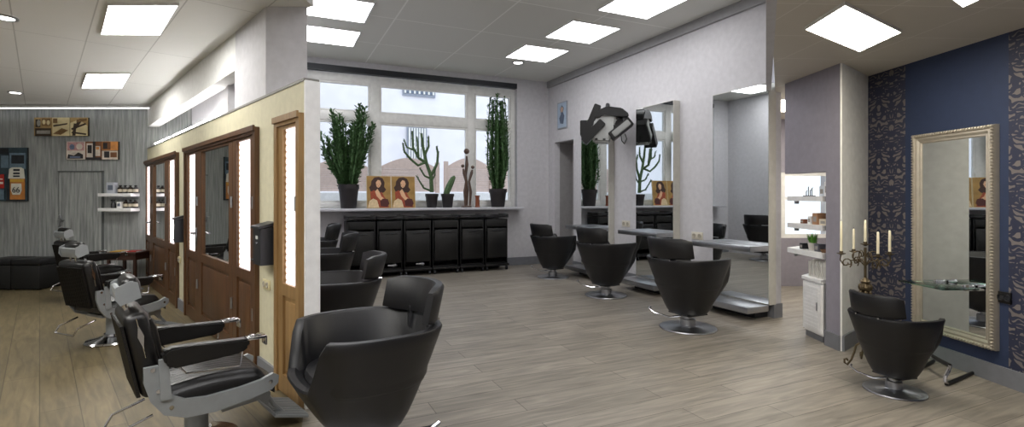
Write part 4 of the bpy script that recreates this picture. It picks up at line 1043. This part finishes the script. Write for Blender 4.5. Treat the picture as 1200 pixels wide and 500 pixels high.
for k, phi in enumerate((-.14, -.14+PI/2, -.14+PI, -.14+1.5*PI)):
    d = Vector((math.cos(phi), math.sin(phi), 0)); R0 = .185
    arm2 = [(0,-.06),(.05,-.10),(.11,-.105),(.17,-.07),(.215,-.03),(R0,-.045)]
    a = MB(); z0 = cz(299)
    a.tube([d*x+Vector((0,0,z0+.01+z)) for x, z in [(0,-.10),(.05,-.045),(.11,-.055),(.11,-.085),(.165,-.095),(R0+.008,-.05),(R0,.0)]], .0055)
    a.tube([d*x+Vector((0,0,z0+z)) for x, z in spiral((.145,-.065), .045, -2.2, -1.2, 0)], .005, n=6)
    a.tube([d*x+Vector((0,0,z0+z)) for x, z in spiral((.055,.0), .055, -1.9, 1.1, 0)], .005, n=6)
    a.lathe([(.006,0),(.018,.006),(.033,.012),(.034,.016),(.014,.016),(.014,.034),(.010,.034),(.010,.018),(0,.018)], n=16, c=tuple(d*R0+Vector((0,0,z0))))
    a.build('arm', M['brass'], t); arms.append((d*R0, z0+.018))
cs = MB(); cs.lathe([(.006,0),(.02,.008),(.034,.014),(.034,.018),(.014,.018),(.014,.036),(.010,.036),(.010,.02),(0,.02)], n=16, c=(0,0,cz(288))); cs.build('centre_cup', M['brass'], t)
for k in range(3):
    a = 2*PI*k/3+PI*1.03; d = Vector((math.cos(a), math.sin(a), 0)); l = MB()
    l.tube([d*x+Vector((0,0,z)) for x, z in ((0,.16),(.04,.19),(.08,.17),(.10,.11),(.125,.05),(.16,.012),(.185,.03),(.185,.055),(.165,.06),(.155,.045))], .008)
    l.build('scroll_foot', M['brass'], t)
cl_ = []
pos = [(Vector((0,0,0)), cz(288)+.02, .19)] + [(d, z, .185) for d, z in arms]
labs = ['ivory candle on the raised centre cup of the candelabra','outer right ivory candle of the candelabra','inner left ivory candle of the candelabra, against the pale column','outer left ivory candle of the candelabra, against the pale column','inner right ivory candle of the candelabra']
order = sorted(range(1,5), key=lambda i: pos[i][0].x)
names = {order[0]:labs[3], order[1]:labs[2], order[2]:labs[4], order[3]:labs[1], 0:labs[0]}
for i, (d, z, hh) in enumerate(pos):
    if i == order[0]: hh = .26
    c = thing('candle', names[i], 'candle', cp+d+Vector((0,0,z)), 0, 'candles in the candelabra')
    MB().lathe([(.0098,0),(.0098,hh*.6),(.0085,hh),(.004,hh+.006),(0,hh+.006)], n=12).build('wax_stick', M['wax'], c); MB().tube([(0,0,hh),(.001,0,hh+.018)], .0014, n=5).build('wick', M['black'], c)
# chrome and black floor footrest
t = thing('floor_footrest', 'chrome and black floor footrest in front of the navy wall', 'footrest', P(1098,438,0))
pA, pB = P(1079,433,0)-t.location, P(1094,424.5,0)-t.location; pC, pD = P(1109,452,0)-t.location, P(1140,438.5,0)-t.location
for nme, a, b in (('floor_bar',pA,pB),('floor_bar',pC,pD)):
    d = (b-a).normalized(); MB().tube([a+Vector((0,0,.014)), b+Vector((0,0,.014))], .013).build(nme, M['black'], t)
ct = MB(); 
for a, b in ((pC,pD),(pA,pB)):
    d = (b-a).normalized(); e = a.lerp(b, .02)
    ct.tube([e+Vector((0,0,.02)), e-d*.03+Vector((0,0,.04)), e-d*.025+Vector((0,0,.075)), e+d*.02+Vector((0,0,.10)), e+d*.05+Vector((0,0,.125)), e+d*.05+Vector((0,0,.145))], .013)
    ct2 = ct.build('curved_leg', M['chrome'], t); ct = MB()
ct.bm.free()
eA = pA.lerp(pB,.02)+(pB-pA).normalized()*.05+Vector((0,0,.14)); eC = pC.lerp(pD,.02)+(pD-pC).normalized()*.05+Vector((0,0,.14))
MB().tube([eA, eC], .016).build('foot_bar', M['black'], t)

# white shelves in the opening, cabinet under them
gx = 2.95
def gy(px): return 3.226/((px-HX)/F+.053)            # where the gray face plane is met
ya, yb = gy(921), gy(966)
zsh = [EYE+.002, EYE-.28, EYE-.545]
sl = ['top white shelf in the opening beside the pale column','middle white shelf in the opening, holding small cartons','lowest white shelf in the opening, holding the green plant']
for z, lab in zip(zsh, sl):
    t = thing('display_shelf', lab, 'shelf', (gx, (ya+yb)/2, z-.05), 0, 'white display shelves'); hh = (ya-yb)/2
    yc = (ya+yb)/2
    MB().prism([(0,-hh+.005),(.45,5.175-yc),(.45,5.80-yc),(0,hh)], 'z', 0, .05).build('board', M['white'], t)
    MB().box(.03, .06, hh-.12, hh-.08, -.03, 0).build('bracket', M['steel'], t)
t = thing('louvre_cabinet', 'low white cabinet with louvred door under the display shelves', 'cabinet', (gx, gy(952), 0))
ha = (gy(940)-gy(964))/2; chh = .60
yc = gy(952)
MB().prism([(.02,-ha),(.45,5.18-yc),(.45,5.6-yc),(.02,ha)], 'z', .06, chh-.03).build('carcass', M['white'], t); MB().prism([(-.005,-ha-.004),(.455,5.172-yc),(.455,5.61-yc),(-.005,ha+.005)], 'z', chh-.03, chh).build('worktop', M['white'], t)
dd = MB().box(0, .02, -ha+.01, ha-.01, .08, chh-.05)
for i in range(12): dd.box(-.006, 0, -ha+.04, ha-.04, .11+.035*i, .11+.035*i+.022)
do = dd.build('door', M['white'], t); MB().tube([(-.02,-ha+.04,.3),(-.02,-ha+.04,.38)], .006).build('handle', M['steel'], do)
MB().prism([(.03,-ha+.02),(.44,5.20-yc),(.44,5.59-yc),(.03,ha-.01)], 'z', 0, .06).build('plinth', M['skirt'], t)
gp = 'things on the display shelves'
def box_on(px, w, h, d, z, m, label, name='carton', cat='box', dx=.06):
    t = thing(name, label, cat, (gx+dx+d/2, gy(px), z), .1, gp)
    MB().rbox(-d/2, d/2, -w/2, w/2, 0, h, .003).build('box', m, t); MB().box(-d/2-.001, -d/2, -w*.3, w*.3, h*.25, h*.7).build('print', mat('shelf print', (150,146,140), .5), t)
kr = mat('kraft card', (170,128,96), .6); dk = mat('dark terracotta', (120,74,54), .6)
box_on(958, .08, .14, .12, zsh[0], M['white'], 'white carton at the column end of the top shelf', dx=.1)
box_on(951.5, .07, .10, .10, zsh[0], mat('pale frosted carton', (206,212,220), .3), 'pale grey carton on the top shelf left of the white one', dx=.1)
t = thing('display_stand', 'small black display stand on the top white shelf', 'stand', (gx+.08, gy(939), zsh[0]), 0)
MB().box(-.03,.03,-.06,.06,0,.008).build('base', M['black'], t)
for i,(y,h) in enumerate(((.05,.05),(.015,.09),(-.02,.06),(-.05,.08))): MB().tube([(0,y,.008),(0,y,h),(0,y-.012,h+.006)], .005, n=6).build('peg', M['black'], t)
box_on(932, .05, .045, .06, zsh[1], dk, 'small terracotta carton at the free end of the middle shelf')
box_on(941, .05, .08, .08, zsh[1], M['white'], 'narrow white carton on the middle shelf')
box_on(948, .075, .115, .10, zsh[1], kr, 'tall kraft brown carton on the middle shelf')
box_on(958, .10, .06, .10, zsh[1], mat('cream carton', (214,202,180), .5), 'low cream carton on the middle shelf next to the column')
t = thing('potted_grass', 'small bright green grassy plant on the lowest white shelf', 'plant', (gx+.10, gy(941), zsh[2]), 0)
MB().lathe([(.035,0),(.045,.07),(.045,.075),(.04,.075),(.038,.06),(0,.06)], n=18).build('pot', mat('pale stone pot', (200,196,188), .5), t)
g_ = MB(); rn = random.Random(5)
for i in range(110):
    a = rn.random()*2*PI; r = rn.random()*.03; hh = rn.uniform(.06,.13); sp = rn.uniform(.0,.05); d = Vector((math.cos(a),math.sin(a),0)); b = d*r+Vector((0,0,.06)); w_ = Vector((-d.y,d.x,0))*.004
    g_._add([b-w_, b+w_, b+d*sp*.5+Vector((0,0,hh*.6))+w_*.8, b+d*sp+Vector((0,0,hh)), b+d*sp*.5+Vector((0,0,hh*.6))-w_*.8], [(0,1,2,3,4)])
g_.build('grass_blades', mat('fresh green', (104,170,60), .5, var=.25, scale=40), t, norm=False)
box_on(931, .05, .06, .07, zsh[2], M['darkmetal'], 'dark tin at the free end of the lowest shelf', 'tin', 'tin')
box_on(950, .06, .075, .08, zsh[2], mat('slate tin', (90,90,98), .4), 'slate grey tin beside the grassy plant', 'tin', 'tin')
t = thing('woven_tray', 'low brown woven tray on the lowest white shelf by the column', 'tray', (gx+.10, gy(959.5), zsh[2]), 0)
MB().lathe([(.05,0),(.065,.03),(.06,.03),(.046,.006),(0,.006)], n=20).build('tray_bowl', mat('woven brown', (118,86,58), .7, var=.3, scale=60), t)
for i in range(3): MB().ell((.02*math.cos(i*2.1), .02*math.sin(i*2.1), .022), .017, n=10, k=7).build('dried_fruit', mat('dried fruit', (96,52,40), .6), t)
for i in range(9):
    px = 942+2.6*i
    t = thing('brochure', 'white brochure %s in the row standing on the louvred cabinet' % ['at the left end','second from the left','third from the left','left of the middle one','in the middle','right of the middle one','third from the right','second from the right','at the right end'][i], 'brochure', (gx+.10+.006*(i%2), gy(px), chh), .12*(-1)**i*.4, 'brochures on the cabinet')
    MB().rbox(-.05, .05, -.006, .006, 0, .15+.012*((i*7)%3), .002).build('cover', mat('off white paper', (222,220,214), .5), t); MB().box(-.0505, -.05, -.004, .004, .02, .12).build('spine', mat('grey spine', (186,184,180), .5), t)
# ------------------------------------------------------------------ sky, camera, view
w = bpy.data.worlds.new('World'); SC.world = w; w.use_nodes = True
bg = w.node_tree.nodes['Background']; bg.inputs['Color'].default_value = (.86,.92,1,1); bg.inputs['Strength'].default_value = 1.4
cam = bpy.data.cameras.new('camera'); co = bpy.data.objects.new('camera', cam); COL.objects.link(co)
co.location = (0,0,EYE); co.rotation_euler = (PI/2,0,0)
cam.sensor_fit = 'HORIZONTAL'; cam.sensor_width = 36; cam.lens = 36*F/1200; cam.shift_y = -(250-HY)/1200; cam.clip_start = .05
SC.camera = co
SC.view_settings.view_transform = 'Standard'; SC.view_settings.look = 'None'; SC.view_settings.gamma = 1; SC.view_settings.use_curve_mapping = False
SC.view_settings.exposure = 0.3
SC.cycles.max_bounces = 10
